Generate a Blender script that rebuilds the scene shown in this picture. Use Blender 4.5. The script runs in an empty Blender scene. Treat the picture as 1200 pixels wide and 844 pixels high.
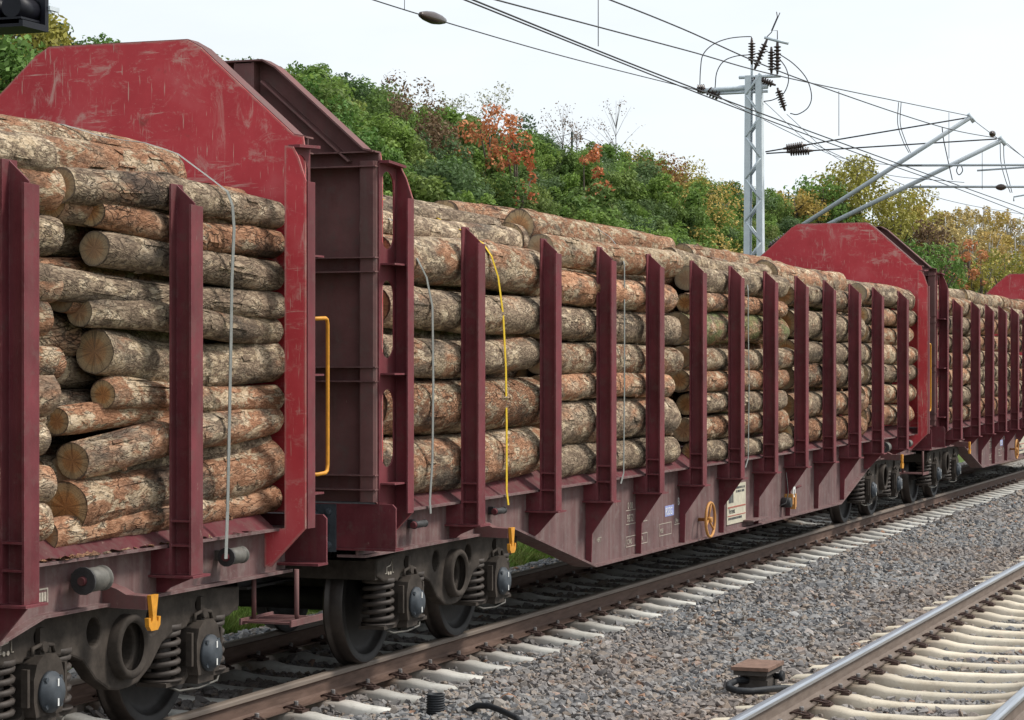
import bpy, bmesh, math, random
import numpy as np
from mathutils import Vector, Matrix
R = math.radians
random.seed(7); NR = np.random.default_rng(7)
sc = bpy.context.scene
col = sc.collection
# ------------------------------------------------------------------ camera
THETA = R(20.5); CAMY = -7.874; CAMZ = 2.209
cd = bpy.data.cameras.new('camera'); cam = bpy.data.objects.new('camera', cd); col.objects.link(cam)
cam.location = (0, CAMY, CAMZ); cam.rotation_euler = (R(90), 0, THETA - R(90))
cd.sensor_width = 36; cd.lens = 36 * 2747 / 1200; cd.shift_y = 4 / 1200
cd.clip_start = .5; cd.clip_end = 3000
sc.camera = cam
# ------------------------------------------------------------------ sky, sun, exposure
SUN_AZ, SUN_EL = R(-64), R(50)          # azimuth measured from +X towards +Y
w = bpy.data.worlds.new('World'); sc.world = w; w.use_nodes = True
nt = w.node_tree; nt.nodes.clear()
N = nt.nodes.new; L = nt.links.new
sky = N('ShaderNodeTexSky'); sky.sky_type = 'NISHITA'; sky.sun_disc = False
sky.sun_elevation = SUN_EL; sky.sun_rotation = R(90) - SUN_AZ
sky.air_density = 1.0; sky.dust_density = 4.0; sky.ozone_density = 1.0
tc = N('ShaderNodeTexCoord'); mp = N('ShaderNodeMapping'); mp.inputs['Scale'].default_value = (1.5, 1.5, 5.0)
L(tc.outputs['Generated'], mp.inputs['Vector'])
nz = N('ShaderNodeTexNoise'); nz.inputs['Scale'].default_value = 2.2; nz.inputs['Detail'].default_value = 7; nz.inputs['Roughness'].default_value = .55
L(mp.outputs[0], nz.inputs['Vector'])
cr = N('ShaderNodeMapRange'); cr.inputs['From Min'].default_value = .38; cr.inputs['From Max'].default_value = .6
cr.inputs['To Min'].default_value = .82; cr.inputs['To Max'].default_value = .95
L(nz.outputs['Fac'], cr.inputs['Value'])
mx = N('ShaderNodeMix'); mx.data_type = 'RGBA'
L(cr.outputs[0], mx.inputs['Factor']); L(sky.outputs[0], mx.inputs['A'])
mx.inputs['B'].default_value = (6.95, 7.4, 7.75, 1)
bg = N('ShaderNodeBackground'); bg.inputs['Strength'].default_value = .1
L(mx.outputs['Result'], bg.inputs['Color'])
wo = N('ShaderNodeOutputWorld'); L(bg.outputs[0], wo.inputs['Surface'])
sd = bpy.data.lights.new('sun', 'SUN'); sd.energy = 2.3; sd.angle = R(12); sd.color = (1.0, .95, .87)
sun = bpy.data.objects.new('sun', sd); col.objects.link(sun)
sun.rotation_euler = Vector((math.cos(SUN_AZ) * math.cos(SUN_EL), math.sin(SUN_AZ) * math.cos(SUN_EL), math.sin(SUN_EL))).to_track_quat('Z', 'Y').to_euler()
sc.view_settings.view_transform = 'Standard'; sc.view_settings.look = 'None'
sc.view_settings.exposure = .55; sc.view_settings.gamma = 1; sc.view_settings.use_curve_mapping = False

# ------------------------------------------------------------------ materials
class NT:
    def __init__(s, name, rough=.7, spec=.3, metal=0):
        s.m = bpy.data.materials.new(name); s.m.use_nodes = True
        s.t = s.m.node_tree; s.b = s.t.nodes['Principled BSDF']
        s.b.inputs['Roughness'].default_value = rough; s.b.inputs['Metallic'].default_value = metal
        s.b.inputs['Specular IOR Level'].default_value = spec
    def n(s, typ, **kw):
        n = s.t.nodes.new(typ)
        for k, v in kw.items(): setattr(n, k, v)
        return n
    def l(s, a, b): s.t.links.new(a, b)
    def coord(s, scale=(1, 1, 1), kind='Object', rnd=False):
        t = s.n('ShaderNodeTexCoord'); mp = s.n('ShaderNodeMapping'); mp.inputs['Scale'].default_value = scale
        s.l(t.outputs[kind], mp.inputs['Vector'])
        if rnd:
            oi = s.n('ShaderNodeObjectInfo'); mu = s.n('ShaderNodeMath', operation='MULTIPLY'); mu.inputs[1].default_value = 57.0
            s.l(oi.outputs['Random'], mu.inputs[0]); s.l(mu.outputs[0], mp.inputs['Location'])
        return mp.outputs[0]
    def pos(s, scale=(1, 1, 1)):
        g = s.n('ShaderNodeNewGeometry'); mp = s.n('ShaderNodeMapping'); mp.inputs['Scale'].default_value = scale
        s.l(g.outputs['Position'], mp.inputs['Vector']); return mp.outputs[0]
    def noise(s, vec, scale, detail=4, rough=.55, dist=0):
        n = s.n('ShaderNodeTexNoise'); n.inputs['Scale'].default_value = scale; n.inputs['Detail'].default_value = detail
        n.inputs['Roughness'].default_value = rough; n.inputs['Distortion'].default_value = dist
        s.l(vec, n.inputs['Vector']); return n.outputs['Fac']
    def voro(s, vec, scale, feature='F1', out='Distance', rnd=1):
        n = s.n('ShaderNodeTexVoronoi', feature=feature); n.inputs['Scale'].default_value = scale
        n.inputs['Randomness'].default_value = rnd
        s.l(vec, n.inputs['Vector']); return n.outputs[out]
    def ramp(s, fac, pts, interp='LINEAR'):
        n = s.n('ShaderNodeValToRGB'); e = n.color_ramp.elements; n.color_ramp.interpolation = interp
        while len(e) < len(pts): e.new(.5)
        for i, (p, c) in enumerate(pts):
            e[i].position = p; e[i].color = (c, c, c, 1) if isinstance(c, (int, float)) else (*c, 1)
        s.l(fac, n.inputs['Fac']); return n.outputs['Color']
    def mix(s, fac, a, b, mode='MIX'):
        n = s.n('ShaderNodeMix', data_type='RGBA', blend_type=mode)
        for k, v in (('Factor', fac), ('A', a), ('B', b)):
            if isinstance(v, (int, float)): n.inputs[k].default_value = v if k == 'Factor' else (v, v, v, 1)
            elif isinstance(v, tuple): n.inputs[k].default_value = (*v, 1)
            else: s.l(v, n.inputs[k])
        return n.outputs['Result']
    def math(s, op, a, b=None):
        n = s.n('ShaderNodeMath', operation=op)
        for i, v in enumerate((a, b)):
            if v is None: continue
            if isinstance(v, (int, float)): n.inputs[i].default_value = v
            else: s.l(v, n.inputs[i])
        return n.outputs[0]
    def rnd(s):
        return s.n('ShaderNodeObjectInfo').outputs['Random']
    def base(s, c):
        if isinstance(c, tuple): s.b.inputs['Base Color'].default_value = (*c, 1)
        else: s.l(c, s.b.inputs['Base Color'])
    def bump(s, h, strength=.4, dist=.02):
        n = s.n('ShaderNodeBump'); n.inputs['Strength'].default_value = strength; n.inputs['Distance'].default_value = dist
        s.l(h, n.inputs['Height']); s.l(n.outputs[0], s.b.inputs['Normal'])
    def edge(s, rad=.012, samples=4):
        bv = s.n('ShaderNodeBevel'); bv.samples = samples; bv.inputs['Radius'].default_value = rad
        g = s.n('ShaderNodeNewGeometry'); d = s.n('ShaderNodeVectorMath', operation='DOT_PRODUCT')
        s.l(bv.outputs[0], d.inputs[0]); s.l(g.outputs['Normal'], d.inputs[1])
        return s.ramp(d.outputs['Value'], [(.80, 1.0), (.97, 0.0)])
    def rough(s, v): s.l(v, s.b.inputs['Roughness'])

M = {}
def paint(name, c, dirt=(.10, .075, .065), amt=.5, rough=.62, chips=(.30, .20, .17)):
    t = NT(name, rough, .2)
    v = t.coord(rnd=True)
    n1 = t.noise(v, 2.3, 6, .65); n2 = t.noise(v, 40, 4, .65); n4 = t.noise(v, 9, 6, .7)
    vs = t.coord((14, 14, .8), rnd=True); n3 = t.noise(vs, 1.0, 4, .6)
    dark = tuple(x * .62 for x in c); lite = tuple(min(1, x * 1.22 + .008) for x in c)
    cc = t.ramp(n1, [(.3, dark), (.7, lite)])
    d = t.ramp(n3, [(.42, 0.0), (.72, 1.0)])
    cc = t.mix(t.math('MULTIPLY', d, amt), cc, dirt)
    cc = t.mix(t.ramp(n4, [(.52, 0.0), (.70, .7)]), cc, dirt)
    cc = t.mix(t.ramp(n2, [(.60, 0.0), (.75, .4)]), cc, dirt)
    rs = t.noise(t.coord((7, 7, 2.2), rnd=True), 2.4, 7, .74, .5)
    cc = t.mix(t.ramp(rs, [(.655, 0.0), (.70, .75)]), cc, chips)
    rust = t.noise(v, 5, 7, .75); cc = t.mix(t.ramp(rust, [(.62, 0.0), (.74, .7)]), cc, (.085, .040, .028))
    en = t.noise(v, 18, 3, .6)
    cc = t.mix(t.math('MULTIPLY', t.edge(.010), t.ramp(en, [(.35, .1), (.65, .7)])), cc, tuple(min(1, x * 1.3 + .09) for x in c))
    t.base(cc); t.bump(t.math('ADD', n2, t.math('MULTIPLY', n1, .8)), .22, .005)
    t.rough(t.ramp(n1, [(.3, rough - .08), (.7, rough + .2)]))
    M[name] = t.m
paint('maroon_paint', (.165, .033, .042), (.140, .070, .067), .38)
paint('sole_paint', (.150, .080, .079), (.215, .168, .158), .62)
paint('brown_paint', (.165, .072, .070), (.135, .095, .086), .42)
paint('floor_red', (.105, .018, .024), (.12, .08, .07), .5)
# red load-facing panels with long scuffs down to primer
def red_panel():
    t = NT('red_panel', .55, .3); v = t.coord(rnd=True)
    n1 = t.noise(v, 1.6, 6, .6)
    cc = t.ramp(n1, [(.3, (.44, .034, .046)), (.55, (.56, .056, .070)), (.75, (.62, .13, .14))])
    sp = (.66, .46, .40)
    vs = t.coord((5.5, 5.5, 1.5), rnd=True); s1 = t.noise(vs, 1.5, 9, .78, .8)          # vertical scuffs
    reg = t.noise(v, 1.5, 3, .5)
    m1 = t.math('MULTIPLY', t.ramp(s1, [(.55, 0.0), (.66, .65)]), t.ramp(reg, [(.45, 0.0), (.60, 1.0)]))
    cc = t.mix(m1, cc, sp)
    vh = t.coord((1.0, 1.6, 22), rnd=True); s2 = t.noise(vh, 1.6, 8, .75, .4)        # horizontal rubs
    reg2 = t.noise(t.coord((1, 1, 3), rnd=True), 1.7, 3, .5)
    m2 = t.math('MULTIPLY', t.ramp(s2, [(.56, 0.0), (.64, .8)]), t.ramp(reg2, [(.54, 0.0), (.63, 1.0)]))
    cc = t.mix(m2, cc, sp)
    for ang, sc_, sd_ in ((40, 3.1, 0.0), (-35, 2.3, 5.0), (70, 2.7, 9.0)):          # fine scratches in several directions
        mp = t.n('ShaderNodeMapping'); mp.inputs['Rotation'].default_value = (R(ang), 0, 0); mp.inputs['Scale'].default_value = (6, 60, 3.5); mp.inputs['Location'].default_value = (sd_, sd_, sd_)
        t.l(t.n('ShaderNodeTexCoord').outputs['Object'], mp.inputs['Vector']); s3 = t.noise(mp.outputs[0], 1.0, 3, .55)
        cc = t.mix(t.math('MULTIPLY', t.ramp(s3, [(.655, 0.0), (.69, .75)]), t.ramp(t.noise(v, sc_, 2), [(.48, 0.0), (.56, 1.0)])), cc, (.60, .40, .34))
    spk = t.noise(v, 55, 4, .7); cc = t.mix(t.ramp(spk, [(.66, 0.0), (.72, .6)]), cc, (.58, .40, .35))
    cc = t.mix(t.math('MULTIPLY', t.edge(.03, 6), t.ramp(t.noise(v, 12, 4), [(.35, .25), (.6, .9)])), cc, (.42, .29, .25))
    blot = t.noise(t.coord((1, 1, 1.6), rnd=True), 4.2, 9, .78, .6); cc = t.mix(t.math('MULTIPLY', t.ramp(blot, [(.54, 0.0), (.63, .75)]), t.ramp(reg2, [(.40, .15), (.58, 1.0)])), cc, (.60, .34, .30))
    grime = t.noise(v, 6, 5, .6); cc = t.mix(t.ramp(grime, [(.66, 0.0), (.8, .6)]), cc, (.14, .07, .05))
    t.base(cc); t.bump(n1, .15, .01); M['red_panel'] = t.m
red_panel()
def simple(name, c, rough=.6, spec=.3, metal=0, var=.25, scale=12, bump=.1):
    t = NT(name, rough, spec, metal); v = t.coord(rnd=True)
    n = t.noise(v, scale, 7, .7)
    t.base(t.ramp(n, [(.3, tuple(x * (1 - var) for x in c)), (.7, tuple(min(1, x * (1 + var)) for x in c))]))
    if bump: t.bump(n, bump, .005)
    M[name] = t.m
simple('bogie_cast', (.056, .046, .039), .78, .15, 0, .5, 6, .35)
simple('axle_box_paint', (.055, .064, .075), .6, .35, 0, .3, 14)
simple('wheel_steel', (.024, .021, .020), .6, .35, .2, .4, 9)
simple('tread_steel', (.055, .046, .042), .4, .5, .6, .3, 9)
simple('spring_steel', (.060, .049, .043), .6, .3, 0, .35, 14)
simple('dark_steel', (.045, .043, .044), .6, .3, 0, .35, 12)
simple('black_shadow', (.02, .02, .02), .8, .1)
simple('yellow_paint', (.62, .27, .025), .5, .35, 0, .2, 20)
simple('ochre_paint', (.50, .24, .07), .55, .3, 0, .25, 20)
simple('grey_drum', (.125, .118, .105), .55, .3, 0, .35, 15)
simple('strap_grey', (.22, .225, .215), .8, .1, 0, .2, 40)
simple('strap_yellow', (.62, .42, .04), .8, .1, 0, .25, 30)
simple('rubber', (.028, .030, .034), .6, .25, 0, .3, 30)
simple('galvanised', (.60, .655, .70), .55, .3, .0, .12, 6, .05)
simple('tube_grey', (.46, .50, .54), .5, .35, .0, .1, 6, 0)
simple('insulator_brown', (.055, .035, .030), .3, .5, 0, .2, 10, 0)
simple('wire_dark', (.05, .05, .055), .55, .3, .2, .1, 4, 0)
simple('signal_black', (.006, .006, .012), .5, .3, 0, .3, 5, 0)
simple('letter_pale', (.44, .39, .33), .8, .1, 0, .35, 60, 0)
simple('letter_white', (.72, .72, .70), .7, .2, 0, .1, 60, 0)
simple('letter_dark', (.10, .10, .10), .8, .1, 0, .3, 60, 0)
simple('patch_blue', (.30, .33, .58), .7, .2, 0, .3, 40, 0)
simple('sign_cream', (.52, .48, .38), .7, .2, 0, .18, 14, 0)
simple('sign_red', (.36, .12, .09), .7, .2, 0, .2, 20, 0)
simple('fence_green', (.05, .075, .06), .7, .2)
def rust_rail(name, head):
    t = NT(name, .75, .2); v = t.coord()
    n = t.noise(t.coord((1, 6, 6)), 5, 6, .65)
    t.base(t.ramp(n, [(.25, (.075, .047, .036)), (.55, (.125, .080, .062)), (.8, (.165, .110, .088))]))
    t.bump(n, .2, .004); M[name] = t.m
rust_rail('rail_rust', False)
t = NT('rail_dusty', .75, .2); n = t.noise(t.coord((1, 6, 6)), 5, 6, .65)
t.base(t.ramp(n, [(.25, (.13, .098, .080)), (.55, (.175, .138, .115)), (.8, (.22, .178, .15))])); t.bump(n, .2, .004); M['rail_dusty'] = t.m
t = NT('rail_top_dull', .6, .35); n = t.noise(t.coord((.6, 30, 30)), 3, 5, .6)
t.base(t.ramp(n, [(.3, (.15, .118, .095)), (.7, (.21, .17, .14))])); M['rail_top_dull'] = t.m
t = NT('rail_head_steel', .32, .5, .85); n = t.noise(t.coord((.5, 40, 40)), 3, 5, .6)
t.base(t.ramp(n, [(.3, (.30, .32, .36)), (.7, (.55, .58, .63))])); M['rail_head_steel'] = t.m
def concrete(name, c, d):
    t = NT(name, .85, .15); v = t.coord(rnd=True)
    n = t.noise(v, 4, 7, .65); n2 = t.noise(v, 45, 4, .6)
    cc = t.ramp(n, [(.28, d), (.55, c), (.8, tuple(min(1, x * 1.1) for x in c))])
    cc = t.mix(t.ramp(n2, [(.60, 0.0), (.78, .5)]), cc, tuple(x * .5 for x in c))
    sx = t.n('ShaderNodeSeparateXYZ'); t.l(t.n('ShaderNodeTexCoord').outputs['Object'], sx.inputs[0])
    ry = t.math('ABSOLUTE', t.math('SUBTRACT', t.math('ABSOLUTE', sx.outputs[1]), .75))
    st = t.math('MULTIPLY', t.ramp(ry, [(.06, 1.0), (.22, .35), (.38, 0.0)]), t.ramp(n, [(.35, .3), (.6, .95)]))
    cc = t.mix(st, cc, (.20, .125, .085))
    n3 = t.noise(v, 11, 6, .7); cc = t.mix(t.ramp(n3, [(.55, 0.0), (.72, .55)]), cc, tuple(x * .55 for x in d))
    rb = t.ramp(t.rnd(), [(0, .75), (1, 1.08)]); cc = t.mix(1.0, cc, rb, 'MULTIPLY')
    t.base(cc); t.bump(n2, .25, .006); M[name] = t.m
concrete('concrete_grey', (.62, .61, .57), (.42, .40, .36))
concrete('concrete_cream', (.70, .63, .51), (.54, .46, .35))
def bark(name='bark', moss=False):
    t = NT(name, .9, .1)
    v0 = t.coord((.40, 1, 1), rnd=True)
    rs_ = t.math('FRACT', t.math('MULTIPLY', t.rnd(), 13.7)); scl_ = t.math('ADD', .6, t.math('MULTIPLY', rs_, .95))
    vm = t.n('ShaderNodeVectorMath', operation='SCALE'); t.l(v0, vm.inputs[0]); t.l(scl_, vm.inputs['Scale']); v = vm.outputs[0]
    wp = t.n('ShaderNodeTexNoise'); wp.inputs['Scale'].default_value = 9; wp.inputs['Detail'].default_value = 4; t.l(v, wp.inputs['Vector'])
    wv = t.n('ShaderNodeVectorMath', operation='MULTIPLY_ADD'); wv.inputs[1].default_value = (.13, .13, .13); t.l(wp.outputs['Color'], wv.inputs[0]); t.l(v, wv.inputs[2])
    vv = wv.outputs[0]; r = t.rnd()
    big = t.noise(v, 4.2, 6, .62); big2 = t.noise(t.coord((.5, 1, 1), rnd=True), 6.5, 6, .66); mid = t.noise(vv, 17, 6, .68); fine = t.noise(v, 85, 5, .7)
    f0 = t.math('ADD', t.math('MULTIPLY', mid, .55), t.math('MULTIPLY', fine, .45))
    grey = t.ramp(f0, [(.33, (.055, .040, .030)), (.44, (.175, .126, .092)), (.53, (.33, .248, .175)), (.66, (.52, .42, .32))])
    oran = t.ramp(f0, [(.33, (.11, .050, .030)), (.45, (.30, .145, .082)), (.55, (.47, .255, .155)), (.68, (.60, .42, .29))])
    cream = t.ramp(f0, [(.33, (.30, .20, .12)), (.47, (.51, .385, .255)), (.66, (.70, .585, .445))])
    of = t.ramp(t.math('ADD', t.math('MULTIPLY', t.math('SUBTRACT', r, .5), .42), big), [(.44, 0.0), (.57, .92)])
    cc = t.mix(of, grey, oran)
    cf = t.math('ADD', t.math('ADD', big2, t.math('MULTIPLY', t.math('SUBTRACT', rs_, .5), .12)), t.math('MULTIPLY', t.math('SUBTRACT', mid, .5), .55))
    cc = t.mix(t.ramp(cf, [(.515, 0.0), (.575, .92)]), cc, cream)
    dk = t.noise(t.coord((.35, 1, 1), rnd=True), 3.3, 6, .65); cc = t.mix(t.ramp(dk, [(.54, 0.0), (.66, .85)]), cc, t.ramp(f0, [(.35, (.03, .025, .022)), (.65, (.12, .10, .085))]))
    # irregular dark fissures, plated only on the rougher butt logs
    rid = t.math('ABSOLUTE', t.math('SUBTRACT', t.noise(vv, 21, 3, .55), .5)); fis = t.ramp(rid, [(.0, 1.0), (.012, .8), (.03, 0.0)])
    edge = t.voro(vv, 30, 'DISTANCE_TO_EDGE'); ck = t.ramp(edge, [(0, 1.0), (.03, .7), (.07, 0.0)])
    rough_log = t.ramp(t.math('FRACT', t.math('MULTIPLY', r, 7.3)), [(.45, 0.0), (.6, .8)])
    ckm = t.math('MULTIPLY', t.math('MULTIPLY', ck, rough_log), t.ramp(big, [(.42, .1), (.55, 1.0)]))
    fm = t.math('MULTIPLY', fis, t.ramp(mid, [(.42, .1), (.56, .75)]))
    allc = t.math('MAXIMUM', ckm, fm)
    cc = t.mix(allc, cc, (.040, .030, .025))
    if moss: cc = t.mix(t.ramp(t.noise(v, 8, 5, .65), [(.42, 0.0), (.56, .8)]), cc, t.ramp(fine, [(.35, (.07, .09, .035)), (.65, (.25, .28, .13))]))
    br = t.ramp(r, [(0, .85), (.2, 1.25), (.4, .95), (.6, 1.3), (.8, .9), (1, 1.15)]); cc = t.mix(1.0, cc, br, 'MULTIPLY')
    t.base(cc)
    h = t.math('ADD', t.math('ADD', t.math('MULTIPLY', mid, .8), t.math('MULTIPLY', fine, .45)), t.math('MULTIPLY', t.ramp(cf, [(.53, 1.0), (.59, .35)]), .45))
    h = t.math('SUBTRACT', h, t.math('MULTIPLY', allc, .6))
    t.bump(h, 1.0, .026); M[name] = t.m
bark(); bark('mossy_bark', True)
def cutend():
    t = NT('cut_wood', .85, .1)
    g = t.n('ShaderNodeTexCoord'); sp = t.n('ShaderNodeSeparateXYZ'); t.l(g.outputs['Object'], sp.inputs[0])
    nv = t.coord((1, 1, 1), rnd=True); nw = t.noise(nv, 7, 3)
    d = t.math('SQRT', t.math('ADD', t.math('MULTIPLY', sp.outputs[1], sp.outputs[1]), t.math('MULTIPLY', sp.outputs[2], sp.outputs[2])))
    d = t.math('ADD', d, t.math('MULTIPLY', nw, .22))
    col_ = t.ramp(d, [(.35, (.50, .235, .09)), (.62, (.60, .32, .13)), (.75, (.58, .41, .22)), (1.0, (.46, .34, .20)), (1.08, (.16, .12, .09))])
    ring = t.math('SINE', t.math('MULTIPLY', d, 75)); cc = t.mix(t.ramp(ring, [(.4, 0.0), (1, .35)]), col_, (.20, .10, .05))
    nm = t.n('ShaderNodeCombineXYZ'); dd = t.math('MAXIMUM', t.math('SQRT', t.math('ADD', t.math('MULTIPLY', sp.outputs[1], sp.outputs[1]), t.math('MULTIPLY', sp.outputs[2], sp.outputs[2]))), .01)
    t.l(t.math('DIVIDE', sp.outputs[1], dd), nm.inputs[1]); t.l(t.math('DIVIDE', sp.outputs[2], dd), nm.inputs[2]); t.l(t.math('MULTIPLY', t.rnd(), 40), nm.inputs[0])
    ra = t.math('ABSOLUTE', t.math('SUBTRACT', t.noise(nm.outputs[0], 2.6, 4, .6), .5))
    cc = t.mix(t.math('MULTIPLY', t.ramp(ra, [(0, 1.0), (.012, .6), (.03, 0.0)]), .75), cc, (.07, .045, .03))
    saw = t.noise(t.coord((1, 2, 26), rnd=True), 1.5, 3); cc = t.mix(t.ramp(saw, [(.5, 0.0), (.7, .35)]), cc, (.16, .115, .08))
    gr = t.ramp(t.rnd(), [(0, 0.0), (.6, .14), (1, .6)]); cc = t.mix(gr, cc, (.30, .26, .20))
    n2 = t.noise(nv, 16, 5, .7); cc = t.mix(t.ramp(n2, [(.52, 0.0), (.72, .6)]), cc, (.10, .075, .055))
    t.base(cc); t.bump(n2, .3, .01); M['cut_wood'] = t.m
cutend()
def stone():
    t = NT('stone', .9, .2); r = t.rnd(); v = t.coord(rnd=True)
    c = t.ramp(r, [(0, (.13, .135, .145)), (.25, (.215, .215, .22)), (.5, (.29, .285, .28)), (.70, (.26, .225, .195)), (.80, (.34, .28, .23)), (.88, (.20, .20, .20)), (.95, (.40, .39, .38)), (1, (.34, .19, .12))])
    p = t.pos(); big = t.noise(p, .35, 3)
    sx = t.n('ShaderNodeSeparateXYZ'); t.l(t.pos(), sx.inputs[0])
    c = t.mix(t.ramp(big, [(.50, 0.0), (.68, .38)]), c, (.26, .20, .165))
    yy = sx.outputs[1]
    b1 = t.ramp(t.math('ABSOLUTE', t.math('ADD', yy, 3.75)), [(.0, .6), (.9, 0.0)]); b2 = t.ramp(t.math('ABSOLUTE', yy), [(.0, .55), (.95, .4), (1.25, 0.0)])
    c = t.mix(t.math('MULTIPLY', b1, t.ramp(t.noise(t.pos(), 1.1, 4), [(.3, .3), (.6, 1.0)])), c, (.23, .165, .125)); c = t.mix(b2, c, (.115, .085, .068))
    n = t.noise(v, 5, 4); c = t.mix(1.0, c, t.ramp(n, [(.3, .75), (.7, 1.15)]), 'MULTIPLY')
    t.base(c); M['stone'] = t.m
    t = NT('ballast_bed', .95, .1); p = t.pos(); vo = t.n('ShaderNodeTexVoronoi'); vo.inputs['Scale'].default_value = 20; t.l(p, vo.inputs['Vector'])
    sep = t.n('ShaderNodeSeparateColor'); t.l(vo.outputs['Color'], sep.inputs[0])
    t.base(t.ramp(sep.outputs[0], [(0, (.07, .068, .068)), (.6, (.16, .155, .15)), (1, (.20, .15, .12))])); t.bump(vo.outputs['Distance'], .8, .03); M['ballast_bed'] = t.m
stone()
def leafmat(name, cols, trans=.25, zone=None, rough=.6):
    t = NT(name, rough, .2); r = t.rnd()
    g = t.n('ShaderNodeNewGeometry')
    try: ri = g.outputs['Random Per Island']
    except KeyError: ri = r
    p = t.pos(); big = t.noise(p, .16, 3)
    a = t.ramp(r, [(i / max(1, len(cols) - 1), c) for i, c in enumerate(cols)])
    a = t.mix(1.0, a, (1.12, 1.10, 1.0), 'MULTIPLY')
    a = t.mix(1.0, a, t.ramp(ri, [(0, .6), (.5, 1.0), (1, 1.35)]), 'MULTIPLY')
    if zone: a = t.mix(t.ramp(big, [(.52, 0.0), (.66, .6)]), a, zone)
    t.base(a)
    tr = t.n('ShaderNodeBsdfTranslucent'); t.l(a, tr.inputs['Color'])
    ms = t.n('ShaderNodeMixShader'); ms.inputs[0].default_value = trans
    t.l(t.b.outputs[0], ms.inputs[1]); t.l(tr.outputs[0], ms.inputs[2])
    t.l(ms.outputs[0], t.t.nodes['Material Output'].inputs['Surface']); M[name] = t.m
leafmat('leaf_scrub', [(.085, .150, .042), (.125, .215, .055), (.17, .265, .066), (.10, .17, .05), (.15, .215, .06), (.21, .26, .075)], .35, (.16, .18, .06))
leafmat('leaf_bright', [(.16, .26, .060), (.20, .29, .07), (.13, .22, .055)], .35)
leafmat('leaf_sage', [(.10, .16, .070), (.14, .20, .09), (.08, .13, .06)], .3)
leafmat('leaf_green', [(.09, .18, .045), (.14, .23, .06)], .25)
leafmat('leaf_dark', [(.042, .085, .034), (.065, .11, .042)], .2)
leafmat('leaf_red', [(.46, .15, .075), (.50, .22, .11)], .25)
leafmat('leaf_brown', [(.16, .10, .065), (.19, .13, .08)], .2)
leafmat('leaf_rust', [(.20, .095, .04), (.26, .15, .05)], .25)
leafmat('leaf_gold', [(.40, .30, .09), (.48, .35, .12)], .25)
leafmat('leaf_olive', [(.26, .25, .06), (.34, .29, .075)], .25)
leafmat('leaf_straw', [(.46, .36, .17), (.40, .33, .16), (.52, .38, .16)], .25)
leafmat('leaf_pale', [(.24, .25, .15), (.30, .30, .2)], .2)
leafmat('grass_blade', [(.085, .15, .03), (.12, .19, .04), (.16, .18, .06)], .25)
simple('trunk_bark', (.12, .10, .08), .9, .1, 0, .35, 12, .4)
simple('birch_trunk', (.45, .43, .40), .8, .15, 0, .3, 8, .1)
t = NT('hill_soil', .95, .1); n = t.noise(t.pos(), .5, 6, .6); t.base(t.ramp(n, [(.3, (.025, .038, .015)), (.7, (.055, .07, .026))])); M['hill_soil'] = t.m
t = NT('grass_ground', .95, .1); n = t.noise(t.pos(), 2.5, 6, .7); t.base(t.ramp(n, [(.3, (.07, .085, .03)), (.55, (.085, .13, .035)), (.8, (.15, .14, .07))])); t.bump(n, .6, .05); M['grass_ground'] = t.m

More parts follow.
